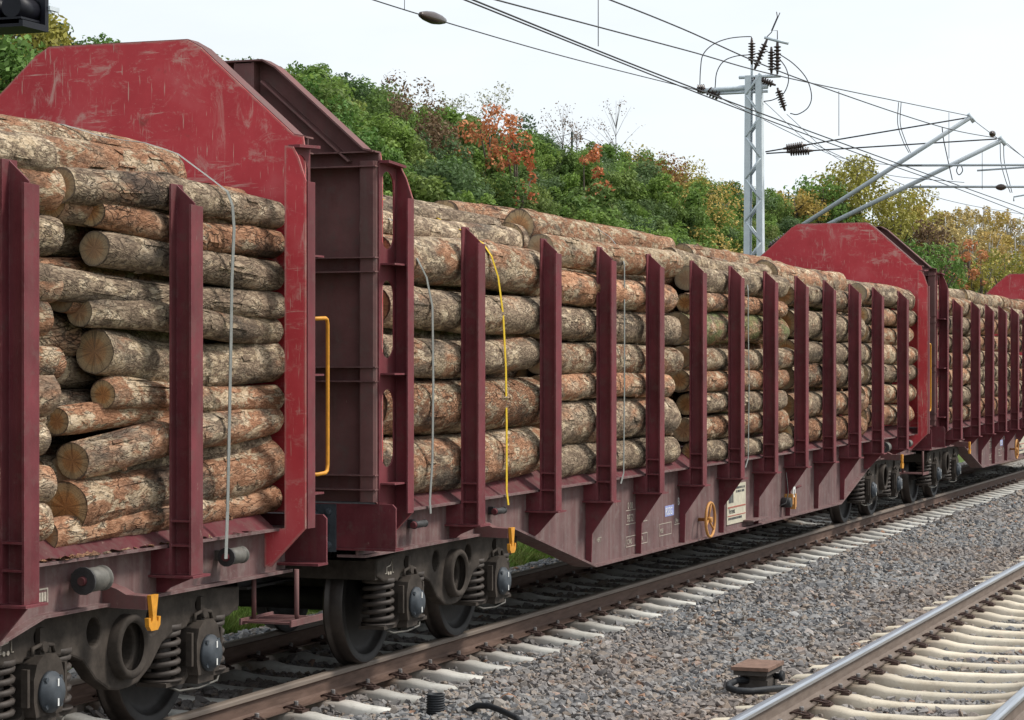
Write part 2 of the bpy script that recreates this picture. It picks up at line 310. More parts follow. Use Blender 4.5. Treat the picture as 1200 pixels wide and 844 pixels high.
# ------------------------------------------------------------------ mesh helpers
class MB:
    def __init__(s): s.v = []; s.f = []; s.mi = []; s.sm = []
    def add(s, vs, fs, mi=0, smooth=False):
        o = len(s.v); s.v += [tuple(p) for p in vs]
        for f in fs: s.f.append(tuple(i + o for i in f)); s.mi.append(mi); s.sm.append(smooth)
        return s
    def box(s, x0, x1, y0, y1, z0, z1, mi=0):
        return s.add([(x0, y0, z0), (x1, y0, z0), (x1, y1, z0), (x0, y1, z0), (x0, y0, z1), (x1, y0, z1), (x1, y1, z1), (x0, y1, z1)],
              [(0, 3, 2, 1), (4, 5, 6, 7), (0, 1, 5, 4), (1, 2, 6, 5), (2, 3, 7, 6), (3, 0, 4, 7)], mi)
    def prism(s, poly, axis, a, b, mi=0):
        # poly: list of 2D points in the plane normal to axis ('x': (y,z), 'y': (x,z), 'z': (x,y))
        def P(p, t):
            return {'x': (t, p[0], p[1]), 'y': (p[0], t, p[1]), 'z': (p[0], p[1], t)}[axis]
        n = len(poly); vs = [P(p, a) for p in poly] + [P(p, b) for p in poly]
        fs = [tuple(range(n))[::-1], tuple(range(n, 2 * n))] + [(i, (i + 1) % n, n + (i + 1) % n, n + i) for i in range(n)]
        return s.add(vs, fs, mi)
    def tube(s, pts, rad, seg=8, mi=0, cap=True, closed=False):
        pts = [Vector(p) for p in pts]; n = len(pts)
        rad = [rad] * n if isinstance(rad, (int, float)) else rad
        vs = []; up = None
        for i, p in enumerate(pts):
            if closed: d = pts[(i + 1) % n] - pts[i - 1]
            else: d = pts[min(i + 1, n - 1)] - pts[max(i - 1, 0)]
            d.normalize()
            if up is None:
                up = Vector((0, 0, 1)) if abs(d.z) < .9 else Vector((1, 0, 0))
            u = (up - d * up.dot(d)).normalized(); up = u; v = d.cross(u)
            for k in range(seg):
                a = 2 * math.pi * k / seg; vs.append(p + (u * math.cos(a) + v * math.sin(a)) * rad[i])
        fs = []
        for i in range(n if closed else n - 1):
            j = (i + 1) % n
            for k in range(seg): fs.append((i * seg + k, i * seg + (k + 1) % seg, j * seg + (k + 1) % seg, j * seg + k))
        s.add(vs, fs, mi, True)
        if cap and not closed:
            o = len(s.v) - n * seg
            s.f.append(tuple(o + k for k in range(seg))[::-1]); s.mi.append(mi); s.sm.append(False)
            s.f.append(tuple(o + (n - 1) * seg + k for k in range(seg))); s.mi.append(mi); s.sm.append(False)
        return s
    def lathe(s, prof, c, axis='y', seg=24, mi=0, smooth=True, cap=True):
        # prof: (radius, t) pairs along axis through c
        vs = []
        for r, t in prof:
            for k in range(seg):
                a = 2 * math.pi * k / seg; p, q = r * math.cos(a), r * math.sin(a)
                vs.append({'y': (c[0] + p, c[1] + t, c[2] + q), 'x': (c[0] + t, c[1] + p, c[2] + q), 'z': (c[0] + p, c[1] + q, c[2] + t)}[axis])
        fs = []
        for i in range(len(prof) - 1):
            for k in range(seg): fs.append((i * seg + k, i * seg + (k + 1) % seg, (i + 1) * seg + (k + 1) % seg, (i + 1) * seg + k))
        s.add(vs, fs, mi, smooth)
        o = len(s.v) - len(prof) * seg
        for i in ((0, len(prof) - 1) if cap else ()):
            if prof[i][0] > 1e-4: s.f.append(tuple(o + i * seg + k for k in range(seg))); s.mi.append(mi); s.sm.append(False)
        return s
    def mesh(s, name, mats):
        me = bpy.data.meshes.new(name); me.from_pydata(s.v, [], s.f)
        for m in (mats if isinstance(mats, (list, tuple)) else [mats]): me.materials.append(M[m])
        me.polygons.foreach_set('material_index', s.mi); me.polygons.foreach_set('use_smooth', s.sm)
        bm = bmesh.new(); bm.from_mesh(me); bmesh.ops.recalc_face_normals(bm, faces=bm.faces); bm.to_mesh(me); bm.free()
        me.update(); return me
def ob(name, me, parent=None, loc=(0, 0, 0), rot=(0, 0, 0)):
    o = bpy.data.objects.new(name, me); col.objects.link(o); o.location = loc; o.rotation_euler = rot
    if parent: o.parent = parent
    return o
def part(name, mb, mats, parent=None, loc=(0, 0, 0), rot=(0, 0, 0)):
    return ob(name, mb.mesh(name, mats), parent, loc, rot)
def empty(name, loc=(0, 0, 0), rz=0):
    o = bpy.data.objects.new(name, None); col.objects.link(o); o.location = loc; o.rotation_euler = (0, 0, rz); o.empty_display_size = .2; return o
def tag(o, label, cat, group=None, kind=None):
    o['label'] = label; o['category'] = cat
    if group: o['group'] = group
    if kind: o['kind'] = kind
    return o
def struct(o): o['kind'] = 'structure'; return o
KIDS = {}
def copy_tree(o, parent=None):
    c = o.copy(); col.objects.link(c); c.parent = parent
    for ch in list(o.children):
        copy_tree(ch, c)
    return c
def plate2d(outline, holes, thick, bevel=0):
    # flat plate with holes from a 2D curve; returns verts (x, y, z) with plate in XY, centred on z=0
    cu = bpy.data.curves.new('plate', 'CURVE'); cu.dimensions = '2D'; cu.fill_mode = 'BOTH'; cu.extrude = thick / 2 - bevel; cu.bevel_depth = bevel; cu.bevel_resolution = 1
    for pts in [outline] + list(holes):
        sp = cu.splines.new('POLY'); sp.points.add(len(pts) - 1); sp.use_cyclic_u = True
        for i, p in enumerate(pts): sp.points[i].co = (p[0], p[1], 0, 1)
    o = bpy.data.objects.new('plate', cu); col.objects.link(o)
    dg = bpy.context.evaluated_depsgraph_get(); me = bpy.data.meshes.new_from_object(o.evaluated_get(dg))
    bpy.data.objects.remove(o); bpy.data.curves.remove(cu); return me
def plate_mb(mb, outline, holes, thick, axis, at, mi=0, bevel=0):
    me = plate2d(outline, holes, thick, bevel)
    def P(v): return {'y': (v.x, at + v.z, v.y), 'x': (at + v.z, v.x, v.y), 'z': (v.x, v.y, at + v.z)}[axis]
    mb.add([P(v.co) for v in me.vertices], [tuple(p.vertices) for p in me.polygons], mi); bpy.data.meshes.remove(me)
def oval(cx, cz, rx, rz, n=20, sup=False):
    if not sup: return [(cx + rx * math.cos(2 * math.pi * k / n), cz + rz * math.sin(2 * math.pi * k / n)) for k in range(n)]
    pts = []                                        # obround, long in z
    for k in range(n // 2 + 1): a = math.pi * k / (n // 2); pts.append((cx + rx * math.cos(a), cz + (rz - rx) + rx * math.sin(a)))
    for k in range(n // 2 + 1): a = math.pi + math.pi * k / (n // 2); pts.append((cx + rx * math.cos(a), cz - (rz - rx) + rx * math.sin(a)))
    return pts
TEXT = []
def text_mesh(s, size, mat, name='lettering'):
    cu = bpy.data.curves.new('t', 'FONT'); cu.body = s; cu.size = size; cu.extrude = .0008; cu.resolution_u = 2
    o = bpy.data.objects.new('t', cu); col.objects.link(o)
    dg = bpy.context.evaluated_depsgraph_get(); me = bpy.data.meshes.new_from_object(o.evaluated_get(dg))
    bpy.data.objects.remove(o); bpy.data.curves.remove(cu); me.name = name; me.materials.clear(); me.materials.append(M[mat]); return me
def quads_mesh(name, V, mat, tri=False):
    # V: (n,4,3) array of separate quads
    n, k = V.shape[0], V.shape[1]; me = bpy.data.meshes.new(name)
    me.vertices.add(n * k); me.vertices.foreach_set('co', V.reshape(-1).astype(np.float32))
    me.loops.add(n * k); me.loops.foreach_set('vertex_index', np.arange(n * k, dtype=np.int32))
    me.polygons.add(n); me.polygons.foreach_set('loop_start', np.arange(0, n * k, k, dtype=np.int32)); me.polygons.foreach_set('loop_total', np.full(n, k, dtype=np.int32))
    me.update(); me.validate()
    if mat: me.materials.append(M[mat])
    return me

# ================================================================== SETTING
# camera-space test for culling what the photograph cannot see (with a margin)
C_, S_ = math.cos(THETA), math.sin(THETA)
def px(X, Y, Z):
    Y = Y - CAMY; d = X * C_ + Y * S_; r = X * S_ - Y * C_
    return 600 + 2747 * r / d, 426 - (Z - CAMZ) * 2747 / d
# ---- terrain: one sheet to the horizon: station ground, embankment slope, plateau
prof = [(-400, -.9), (-60, -.6), (-9, -.5), (-7.6, -.45), (2.4, -.5), (3.0, -.42), (6.0, -.25), (8.2, .7), (11, 2.9), (14.5, 5.7), (18, 8.15), (20.5, 9.1), (24, 9.2), (60, 8.0), (400, 6)]
xs = [-600, -60, -10] + list(np.arange(0, 240, 4.)) + [260, 320, 500, 1500]
mb = MB(); vs = []
for X in xs:
    for (Y, Z) in prof:
        zz = Z
        if 7 < Y < 25: zz += .35 * math.sin(X * .21 + Y) + .25 * math.sin(X * .57 + 2 * Y)
        vs.append((X, Y, zz))
n = len(prof)
mb.add(vs, [(i * n + j, (i + 1) * n + j, (i + 1) * n + j + 1, i * n + j + 1) for i in range(len(xs) - 1) for j in range(n - 1)], 0, True)
g = part('ground', mb, ['hill_soil', 'grass_ground', 'ballast_bed'])
for p in g.data.polygons:
    y = p.center.y
    p.material_index = 0 if y > 6.2 else 1
struct(g)
# ---- ballast bed
T2 = -4.81                                         # centre line of the second track
def ballast_z(y):
    a = abs(y); b = abs(y - T2)
    z = -.205
    if a < .66: z = -.245
    elif a < .9: z = -.225
    elif a < 1.22: z = -.262
    elif a < 1.5: z = -.262 + (a - 1.22) * .16
    elif y < 0: z = -.215 + .03 * math.sin((y + 1.5) * 1.5)
    if b < .62: z = -.27
    elif b < 1.35: z = -.235
    if y > 1.7: z = -.21 - (y - 1.7) * .28
    return max(z, -.49)
ys = [-7.4, -6.8] + [T2 - 1.4, T2 - .9, T2 - .6, T2 + .6, T2 + .9, T2 + 1.4, -3, -2.2, -1.5, -.9, -.66, .66, .9, 1.5, 1.7, 2.2, 2.7]
xb = list(range(0, 62, 4)) + [80, 120, 200, 400]
mb = MB(); vs = [(X, Y, ballast_z(Y) - .035) for X in xb for Y in ys]; n = len(ys)
mb.add(vs, [(i * n + j, (i + 1) * n + j, (i + 1) * n + j + 1, i * n + j + 1) for i in range(len(xb) - 1) for j in range(n - 1)])
struct(part('ballast_bed', mb, 'ballast_bed'))

# ---- geometry-node scatter (stuff only)
def scatter(name, P, rot, scl, idx, protos, label, cat):
    me = bpy.data.meshes.new(name); me.vertices.add(len(P)); me.vertices.foreach_set('co', P.reshape(-1).astype(np.float32))
    for nm, ty, ar in (('rot', 'FLOAT_VECTOR', rot), ('scl', 'FLOAT_VECTOR', scl)):
        a = me.attributes.new(nm, ty, 'POINT'); a.data.foreach_set('vector', ar.reshape(-1).astype(np.float32))
    a = me.attributes.new('idx', 'INT', 'POINT'); a.data.foreach_set('value', idx.astype(np.int32))
    o = ob(name, me); tag(o, label, cat, kind='stuff')
    pc = bpy.data.collections.new(name + '_pieces')
    for i, m in enumerate(protos):
        q = bpy.data.objects.new('%s_piece_%02d' % (name, i), m); pc.objects.link(q)
    ng = bpy.data.node_groups.new(name, 'GeometryNodeTree')
    ng.interface.new_socket('Geometry', in_out='INPUT', socket_type='NodeSocketGeometry'); ng.interface.new_socket('Geometry', in_out='OUTPUT', socket_type='NodeSocketGeometry')
    gi = ng.nodes.new('NodeGroupInput'); go = ng.nodes.new('NodeGroupOutput')
    ci = ng.nodes.new('GeometryNodeCollectionInfo'); ci.inputs['Collection'].default_value = pc; ci.inputs['Separate Children'].default_value = True; ci.inputs['Reset Children'].default_value = True
    ip = ng.nodes.new('GeometryNodeInstanceOnPoints'); ip.inputs['Pick Instance'].default_value = True
    def na(nm, ty):
        q = ng.nodes.new('GeometryNodeInputNamedAttribute'); q.data_type = ty; q.inputs['Name'].default_value = nm; return q.outputs['Attribute']
    ng.links.new(gi.outputs[0], ip.inputs['Points']); ng.links.new(ci.outputs[0], ip.inputs['Instance'])
    ng.links.new(na('idx', 'INT'), ip.inputs['Instance Index']); ng.links.new(na('scl', 'FLOAT_VECTOR'), ip.inputs['Scale'])
    er = ng.nodes.new('FunctionNodeEulerToRotation'); ng.links.new(na('rot', 'FLOAT_VECTOR'), er.inputs[0]); ng.links.new(er.outputs[0], ip.inputs['Rotation'])
    ng.links.new(ip.outputs[0], go.inputs[0])
    md = o.modifiers.new('scatter', 'NODES'); md.node_group = ng
    return o
# stones
def stone_mesh(seed):
    rg = np.random.default_rng(seed); bm = bmesh.new()
    for _ in range(13):
        p = rg.normal(size=3); p /= np.linalg.norm(p); p *= rg.uniform(.75, 1.1); bm.verts.new(p * np.array([1, rg.uniform(.65, .95), rg.uniform(.5, .8)]))
    bmesh.ops.convex_hull(bm, input=bm.verts)
    for v in [v for v in bm.verts if not v.link_faces]: bm.verts.remove(v)
    me = bpy.data.meshes.new('stone'); bm.to_mesh(me); bm.free(); me.materials.append(M['stone']); return me
stones = [stone_mesh(100 + i) for i in range(12)]
SLEEP = .6
def in_sleeper(X, Y):
    t1 = (np.abs((X - 11.55) / SLEEP - np.round((X - 11.55) / SLEEP)) * SLEEP < .115) & (np.abs(Y) < 1.27)
    t2 = (np.abs((X - 11.30) / SLEEP - np.round((X - 11.30) / SLEEP)) * SLEEP < .125) & (np.abs(Y - T2) < 1.27)
    return t1 | t2
pts = []
for (x0, x1, dens, size) in ((9, 22, 850, .033), (22, 34, 680, .035), (34, 60, 420, .042)):
    cnt = int((x1 - x0) * 9.9 * dens)
    X = NR.uniform(x0, x1, cnt); Y = NR.uniform(-7.2, 2.7, cnt)
    u, v_ = px(X, Y, -.2)
    k = (u > -60) & (u < 1270) & (v_ < 905)
    X, Y = X[k], Y[k]
    s = in_sleeper(X, Y); rr = NR.random(len(X)); k = ~s | (rr < .015)
    k &= (np.abs(np.abs(Y) - .75) > .085) & (np.abs(np.abs(Y - T2) - .75) > .085)
    X, Y = X[k], Y[k]
    Z = np.array([ballast_z(y) for y in Y]) + NR.uniform(-.028, .012, len(X)) + .018 * np.sin(X * 2.1 + Y * 3) * np.sin(Y * 2.3)
    si = size * NR.lognormal(0, .30, len(X))
    pts.append(np.column_stack([X, Y, Z, si]))
A = np.vstack(pts); nst = len(A)
scatter('ballast', A[:, :3], NR.uniform(-.5, .5, (nst, 3)) * np.array([1.2, 1.2, 12]), np.repeat(A[:, 3:4], 3, 1), NR.integers(0, 12, nst), stones, 'grey and brown crushed stone ballast around the two tracks', 'ballast')

# ---- tracks
def rail_profile():
    # UIC-like profile, top of head at z=0 (y, z)
    h = [(.0, 0), (.022, -.001), (.032, -.006), (.036, -.014), (.0355, -.036), (.022, -.043), (.010, -.052), (.0085, -.09), (.010, -.128), (.020, -.143), (.05, -.155), (.075, -.160), (.075, -.172)]
    return h + [(-y, z) for (y, z) in h[::-1] if y > 0]
def rail_mesh(x0, x1, mats):
    pr = rail_profile(); mb = MB(); n = len(pr); st = list(np.arange(x0, x1 + .01, 4.0))
    vs = [(x, y, z) for x in st for (y, z) in pr]; fs = []; mi = []
    for i in range(len(st) - 1):
        for j in range(n):
            k = (j + 1) % n
            a, b = pr[j], pr[k]; zz = (a[1] + b[1]) / 2
            mb2 = 1 if zz > -.012 else (2 if zz > -.036 else 0)
            fs.append((i * n + j, i * n + k, (i + 1) * n + k, (i + 1) * n + j)); mi.append(mb2)
    for f, m in zip(fs, mi): pass
    o = len(mb.v); mb.add(vs, fs, 0); mb.mi[-len(fs):] = mi
    for i in range(len(fs)): mb.sm[-len(fs) + i] = False
    return mb.mesh('rail', mats)
def sleeper_mesh(mat):
    st = [(-1.3, -.060, .85), (-1.27, -.042, .95), (-1.08, -.026, 1), (-.97, -.004, 1), (-.9, 0, 1), (-.6, 0, 1), (-.53, -.004, 1), (-.42, -.028, .95), (-.25, -.040, .88), (0, -.043, .86)]
    st = st + [(-a, b, c) for a, b, c in st[::-1][1:]]
    mb = MB(); vs = []
    for y, dz, k in st:
        wt, wb = .085 * k, .14 * k
        sec = [(-wb, -.23), (-wt - .008, dz - .022), (-wt + .006, dz - .004), (-wt * .4, dz + .001), (wt * .4, dz + .001), (wt - .006, dz - .004), (wt + .008, dz - .022), (wb, -.23)]
        vs += [(x, y, z) for x, z in sec]
    n = 8; fs = [(i * n + j, i * n + (j + 1) % n, (i + 1) * n + (j + 1) % n, (i + 1) * n + j) for i in range(len(st) - 1) for j in range(n)]
    mb.add(vs, fs, 0, True); mb.add([vs[i] for i in range(n)], [tuple(range(n))]); mb.add([vs[-n + i] for i in range(n)], [tuple(range(n))])
    me = mb.mesh('sleeper', mat); return me
def clip_mesh():
    # tension clip with screw, at outer foot of a rail; local +y points away from the rail
    mb = MB(); r = .0075
    w_ = []
    for s in (-1, 1):
        w_.append([(s * .012, .055, .022), (s * .016, .0, .034), (s * .03, -.03, .028), (s * .055, -.045, .020), (s * .066, -.02, .030), (s * .06, .025, .022), (s * .04, .05, .014), (s * .02, .078, .012)])
    for p in w_: mb.tube(p, r, 6)
    mb.tube([(-.02, .078, .012), (.02, .078, .012)], r, 6)
    mb.box(-.055, .055, .035, .095, -.012, .006)
    mb.lathe([(.022, .018), (.022, .026), (.017, .028), (.017, .058), (.012, .062)], (0, .022, 0), 'z', 8, 1, False)
    return mb.mesh('rail_clip', ['clip_rust', 'clip_bolt'])
simple('clip_rust', (.060, .036, .030), .75, .2, 0, .4, 30)
simple('clip_bolt', (.20, .185, .18), .5, .4, .3, .4, 30)
CLIP = clip_mesh()
def track(name, cy, x0, n, smat, rmats, xr, clipx):
    root = empty(name, (0, cy, 0)); struct(root)
    rm = rail_mesh(xr[0], xr[1], rmats)
    for s in (-1, 1): ob('rail', rm, root, (0, .75 * s, 0))
    sm = sleeper_mesh(smat)
    for i in range(n):
        x = x0 + i * SLEEP
        sl = ob('sleeper', sm, root, (x, 0, -.180), (0, 0, random.uniform(-.008, .008)))
        if x < clipx:
            for s in (-1, 1):
                for t in (-1, 1):
                    ob('rail_clip', CLIP, sl, (0, .75 * s + t * .083, .012), (0, 0, 0 if t > 0 else math.pi))
    return root
track('railway_track', 0, 11.55 - 5 * SLEEP, 92, 'concrete_grey', ['rail_rust', 'rail_top_dull', 'rail_top_dull'], (-40, 400), 48)
track('railway_track', T2, 11.30 - 3 * SLEEP, 50, 'concrete_cream', ['rail_dusty', 'rail_head_steel', 'rail_head_steel'], (-40, 400), 36)

# ================================================================== TIMBER WAGON (local x along the train, near side is -y)
ST = [-8.365, -6.615] + [-5.145 + 1.47 * i for i in range(8)] + [6.615, 8.365]
def sole_bottom(x):
    a = abs(x)
    return .41 if a < 5.0 else min(.885, .41 + (a - 5.0) * .228)
def build_wagon():
    root = empty('timber_wagon')
    # ---- underframe: two fish-bellied sole bars, deck, cross bearers, centre sill
    mb = MB()
    out = [(-10.05, 1.15), (-10.05, .885), (-7.08, .885), (-5.0, .41), (5.0, .41), (7.08, .885), (10.05, .885), (10.05, 1.15)]
    slots = [[(x + .42, 1.03), (x + .48, 1.03), (x + .48, 1.09), (x + .42, 1.09)] for x in ST[1:-1]]
    for s in (-1, 1):
        plate_mb(mb, out, slots, .016, 'y', 1.2 * s)
        ln = [(-10.05, .885), (-7.08, .885), (-5.0, .41), (5.0, .41), (7.08, .885), (10.05, .885)]
        for (a, b) in zip(ln[:-1], ln[1:]):
            mb.prism([(a[0], a[1] - .018), (b[0], b[1] - .018), (b[0], b[1]), (a[0], a[1])], 'y', s * 1.05, s * 1.262)
        mb.box(-10.0, 10.0, s * 1.05, s * 1.315, 1.152, 1.168)
    part('underframe', mb, 'sole_paint', root)
    mb = MB().box(-10.0, 10.0, -1.05, 1.05, 1.128, 1.15)
    mb.box(-9.9, 9.9, -.22, -.20, .62, 1.128).box(-9.9, 9.9, .20, .22, .62, 1.128).box(-9.9, 9.9, -.28, .28, .60, .62)
    for x in np.arange(-9.2, 9.3, 1.5): mb.box(x - .03, x + .03, -1.19, 1.19, .90, 1.128)
    part('deck', mb, 'dark_steel', root)
    mb = MB()
    for s in (-1, 1):
        mb.prism([(s * 1.285, 1.168), (s * 1.275, 1.168), (s * 1.10, 1.30), (s * 1.11, 1.31)], 'x', -9.74, 9.74)
    for x in ST: mb.box(x - .05, x + .05, -1.10, 1.10, 1.15, 1.27)
    part('load_skirt', mb, 'floor_red', root)
    # ---- stakes: H-section, slanted tops, with bracket under each
    mb = MB()
    mb.box(-.07, .07, -1.342, -1.330, .998, 3.24)
    mb.prism([(-.07, .998), (.07, .998), (.07, 3.112), (-.07, 3.118)], 'y', -1.472, -1.458)
    mb.prism([(-1.458, .998), (-1.342, .998), (-1.342, 3.236), (-1.458, 3.128)], 'x', -.005, .005)
    for z in (1.160, 1.30): mb.box(-.068, -.005, -1.458, -1.342, z, z + .012); mb.box(.005, .068, -1.458, -1.342, z, z + .012)
    SM = mb.mesh('stake', 'maroon_paint')
    br = {}
    for x in ST:
        zb = round(sole_bottom(x), 3) + .002
        if zb not in br:
            b = MB(); b.box(-.10, .11, -1.50, -1.208, .982, .996)
            zt = max(zb, .70)
            b.prism([(-1.209, .981), (-1.465, .981), (-1.27, zt), (-1.262, zb), (-1.209, zb)] if zb < .69 else [(-1.209, .981), (-1.455, .981), (-1.30, zb + .03), (-1.262, zb), (-1.209, zb)], 'x', -.006, .006)
            b.box(-.07, .07, -1.330, -1.209, .998, 1.150)
            br[zb] = b.mesh('stake_bracket', 'maroon_paint')
        for s in (-1, 1):
            o = ob('stake', SM, root, (x, 0, 0), (0, 0, 0 if s < 0 else math.pi))
            ob('stake_bracket', br[zb], o)
    # ---- end walls
    def edge_bar(mb, a, b, x0, x1, w=.012):
        # thin plate standing on the wall along the line a-b (y,z), reaching from x0 to x1
        a = Vector(a); b = Vector(b); d = (b - a).normalized(); nrm = Vector((-d.y, d.x)) * w / 2
        mb.prism([tuple(a + nrm), tuple(b + nrm), tuple(b - nrm), tuple(a - nrm)], 'x', x0, x1)
    wall = [(-1.375, 1.255), (1.375, 1.255), (1.375, 3.56), (1.36, 3.665), (1.29, 3.68), (.62, 4.27), (.52, 4.325), (-.52, 4.325), (-.62, 4.27), (-1.29, 3.68), (-1.36, 3.665), (-1.375, 3.56)]
    w1 = MB().prism(wall, 'x', 10.000, 10.012); W_IN = w1.mesh('end_wall', 'red_panel')
    w2 = MB().prism([(y * .998, z) for y, z in wall], 'x', 10.0145, 10.024)
    for (a, b) in zip(wall[3:], wall[4:9] + wall[9:]):
        pass
    for k in range(3, 10): edge_bar(w2, wall[k], wall[k + 1], 10.013, 10.15)
    for s in (-1, 1):
        edge_bar(w2, (s * 1.17, 3.60), (s * .50, 4.18), 10.024, 10.13)
        edge_bar(w2, (s * .44, 3.66), (s * .44, 4.315), 10.024, 10.13, .014); edge_bar(w2, (s * .30, 3.66), (s * .30, 4.315), 10.024, 10.13, .014)
        w2.box(10.120, 10.132, s * .433, s * .307, 3.67, 4.31)
    W_OUT = w2.mesh('outer_panel', 'brown_paint')
    rib = MB()                                   # channel rib, centred on z=0
    rib.box(10.024, 10.13, -1.372, 1.372, .045, .053).box(10.024, 10.13, -1.372, 1.372, -.053, -.045).box(10.05, 10.058, -1.37, 1.37, -.045, .045)
    RIB = rib.mesh('rib', 'brown_paint')
    cp = MB().prism([(10.026, -1.242), (10.10, -1.242), (10.112, -1.255), (10.112, -1.35), (10.095, -1.366), (10.026, -1.366)], 'z', 1.256, 3.60)
    CPOST = cp.mesh('corner_post', 'brown_paint')
    sp = MB(); plate_mb(sp, [(9.774, 1.17), (10.07, 1.17), (10.07, 3.60), (9.774, 3.585)], [oval(9.925, z, .112, .27, 24, True) for z in (3.27, 2.515, 1.76)], .010, 'y', -1.372)
    SIDE = sp.mesh('side_plate', 'maroon_paint')
    pr = [(-1.350, 1.17), (-1.350, 3.585), (-1.41, 3.575), (-1.45, 3.50), (-1.497, 3.36), (-1.497, 1.17), (-1.25, .92), (-1.209, .92), (-1.209, 1.15)]
    PIN = MB().prism(pr, 'x', 9.752, 9.761).mesh('end_post', 'red_panel')
    po = MB().prism([(y * .999, z) for y, z in pr], 'x', 9.763, 9.772)
    po.box(9.765, 9.87, -1.507, -1.4965, 1.17, 3.355)
    po.prism([(9.765, 3.572), (9.765, 3.590), (10.07, 3.606), (10.07, 3.588)], 'y', -1.45, -1.368)
    for z in (2.893, 2.136, 1.38): po.box(9.775, 10.05, -1.485, -1.378, z - .006, z + .006)
    PO = po.mesh('end_post_back', 'maroon_paint')
    HS = MB()
    for s in (-1, 1): pass
    hs = [(-1.50, .935), (1.50, .935), (1.50, 1.215), (1.475, 1.24), (-1.475, 1.24), (-1.50, 1.215)]
    HS.prism(hs, 'x', 10.052, 10.068); HS.box(9.93, 10.075, -1.50, 1.50, .918, .9335)
    HSM = HS.mesh('headstock', 'maroon_paint')
    bl = MB()                                    # gusset behind headstock
    bl.prism([(9.60, .92), (10.05, .92), (10.05, 1.148), (9.80, 1.148)], 'y', -1.30, -1.29)
    bf = MB().box(10.07, 10.088, -1.055, -.695, .905, 1.235)
    bf.lathe([(.135, 0), (.13, .10), (.115, .28), (.115, .30)], (10.088, -.875, 1.06), 'x', 20)
    bf.lathe([(.095, .30), (.095, .47)], (10.088, -.875, 1.06), 'x', 20)
    for dy in (-.13, .13):
        for dz in (-.115, .115): bf.lathe([(.024, 0), (.024, .02), (.012, .026)], (10.088, -.875 + dy, 1.07 + dz), 'x', 8, 0, False)
    BUF = bf.mesh('buffer', 'axle_box_paint')
    bh = MB().prism([(-.20 - .875, .92), (.20 - .875, .92), (.225 - .875, .96), (.225 - .875, 1.16), (.20 - .875, 1.20), (-.20 - .875, 1.20), (-.225 - .875, 1.16), (-.225 - .875, .96)], 'x', 10.556, 10.60)
    BH = bh.mesh('buffer_head', 'axle_box_paint')
    hd = MB().tube([(9.93, -1.38, 2.49), (9.98, -1.47, 2.495), (10.10, -1.47, 2.50), (10.125, -1.47, 2.49), (10.135, -1.47, 2.46), (10.135, -1.47, 1.56), (10.125, -1.47, 1.52), (10.10, -1.47, 1.505), (9.98, -1.47, 1.50), (9.93, -1.38, 1.50)], .013, 8)
    HD = hd.mesh('grab_handle', 'yellow_paint')
    stp = MB().tube([(9.78, -1.42, .91), (9.78, -1.42, .63), (9.80, -1.42, .58)], .016, 8).tube([(9.78, -1.12, .91), (9.78, -1.12, .58)], .016, 8)
    for k in range(6): stp.box(9.66 + k * .075, 9.70 + k * .075, -1.45, -1.10, .572, .585)
    stp.box(9.64, 10.10, -1.452, -1.440, .56, .60).box(9.64, 10.10, -1.10, -1.088, .56, .60)
    STP = stp.mesh('step', 'brown_paint')
    for s in (0, 1):
        rot = (0, 0, math.pi * s)
        e = ob('end_wall', W_IN, root, (0, 0, 0), rot)
        ob('outer_panel', W_OUT, e)
        for z in (3.612, 2.888, 2.134, 1.39): ob('rib', RIB, e, (0, 0, z))
        for m in (1, -1):
            def side(name, me):
                o = ob(name, me, e); o.scale = (1, m, 1); return o
            side('corner_post', CPOST); side('side_plate', SIDE); side('end_post', PIN); side('end_post_back', PO)
        ob('grab_handle', HD, e)
        h = ob('headstock', HSM, root, (0, 0, 0), rot)
        for m in (1, -1):
            q = ob('buffer', BUF, h); q.scale = (1, m, 1); q = ob('buffer_head', BH, h); q.scale = (1, m, 1)
        hk = MB().tube([(10.07, 0, 1.04), (10.28, 0, 1.04), (10.38, 0, 1.0), (10.40, 0, 1.08), (10.36, 0, 1.12)], [.05, .045, .045, .04, .02], 8)
        part('draw_hook', hk, 'dark_steel', h)
        ob('step', STP, h)
        # tie-down arm and yellow hook beside the bogie
        a = MB().prism([(-1.209, .86), (-1.209, .99), (-1.30, .965), (-1.36, .935), (-1.485, .93), (-1.485, .855)], 'x', -.05, .05)
        for m in (1, -1):
            arm = part('tie_down_arm', a, 'brown_paint', root, (7.8 * m, 0, 0), (0, 0, 0)) if s == 0 else part('tie_down_arm', a, 'brown_paint', root, (7.8 * m, 0, 0), (0, 0, math.pi))
            hk = MB(); pl = [(-.052, .935), (.052, .935), (.025, .80), (.028, .77), (.05, .755), (.055, .79), (.085, .79), (.078, .735), (.045, .705), (-.045, .705), (-.078, .735), (-.085, .79), (-.055, .79), (-.05, .755), (-.028, .77), (-.025, .80)]
            hk.prism([(x * .8, .935 - (.935 - z) * .85) for x, z in pl], 'y', -1.512, -1.487); part('tie_down_hook', hk, 'yellow_paint', arm)
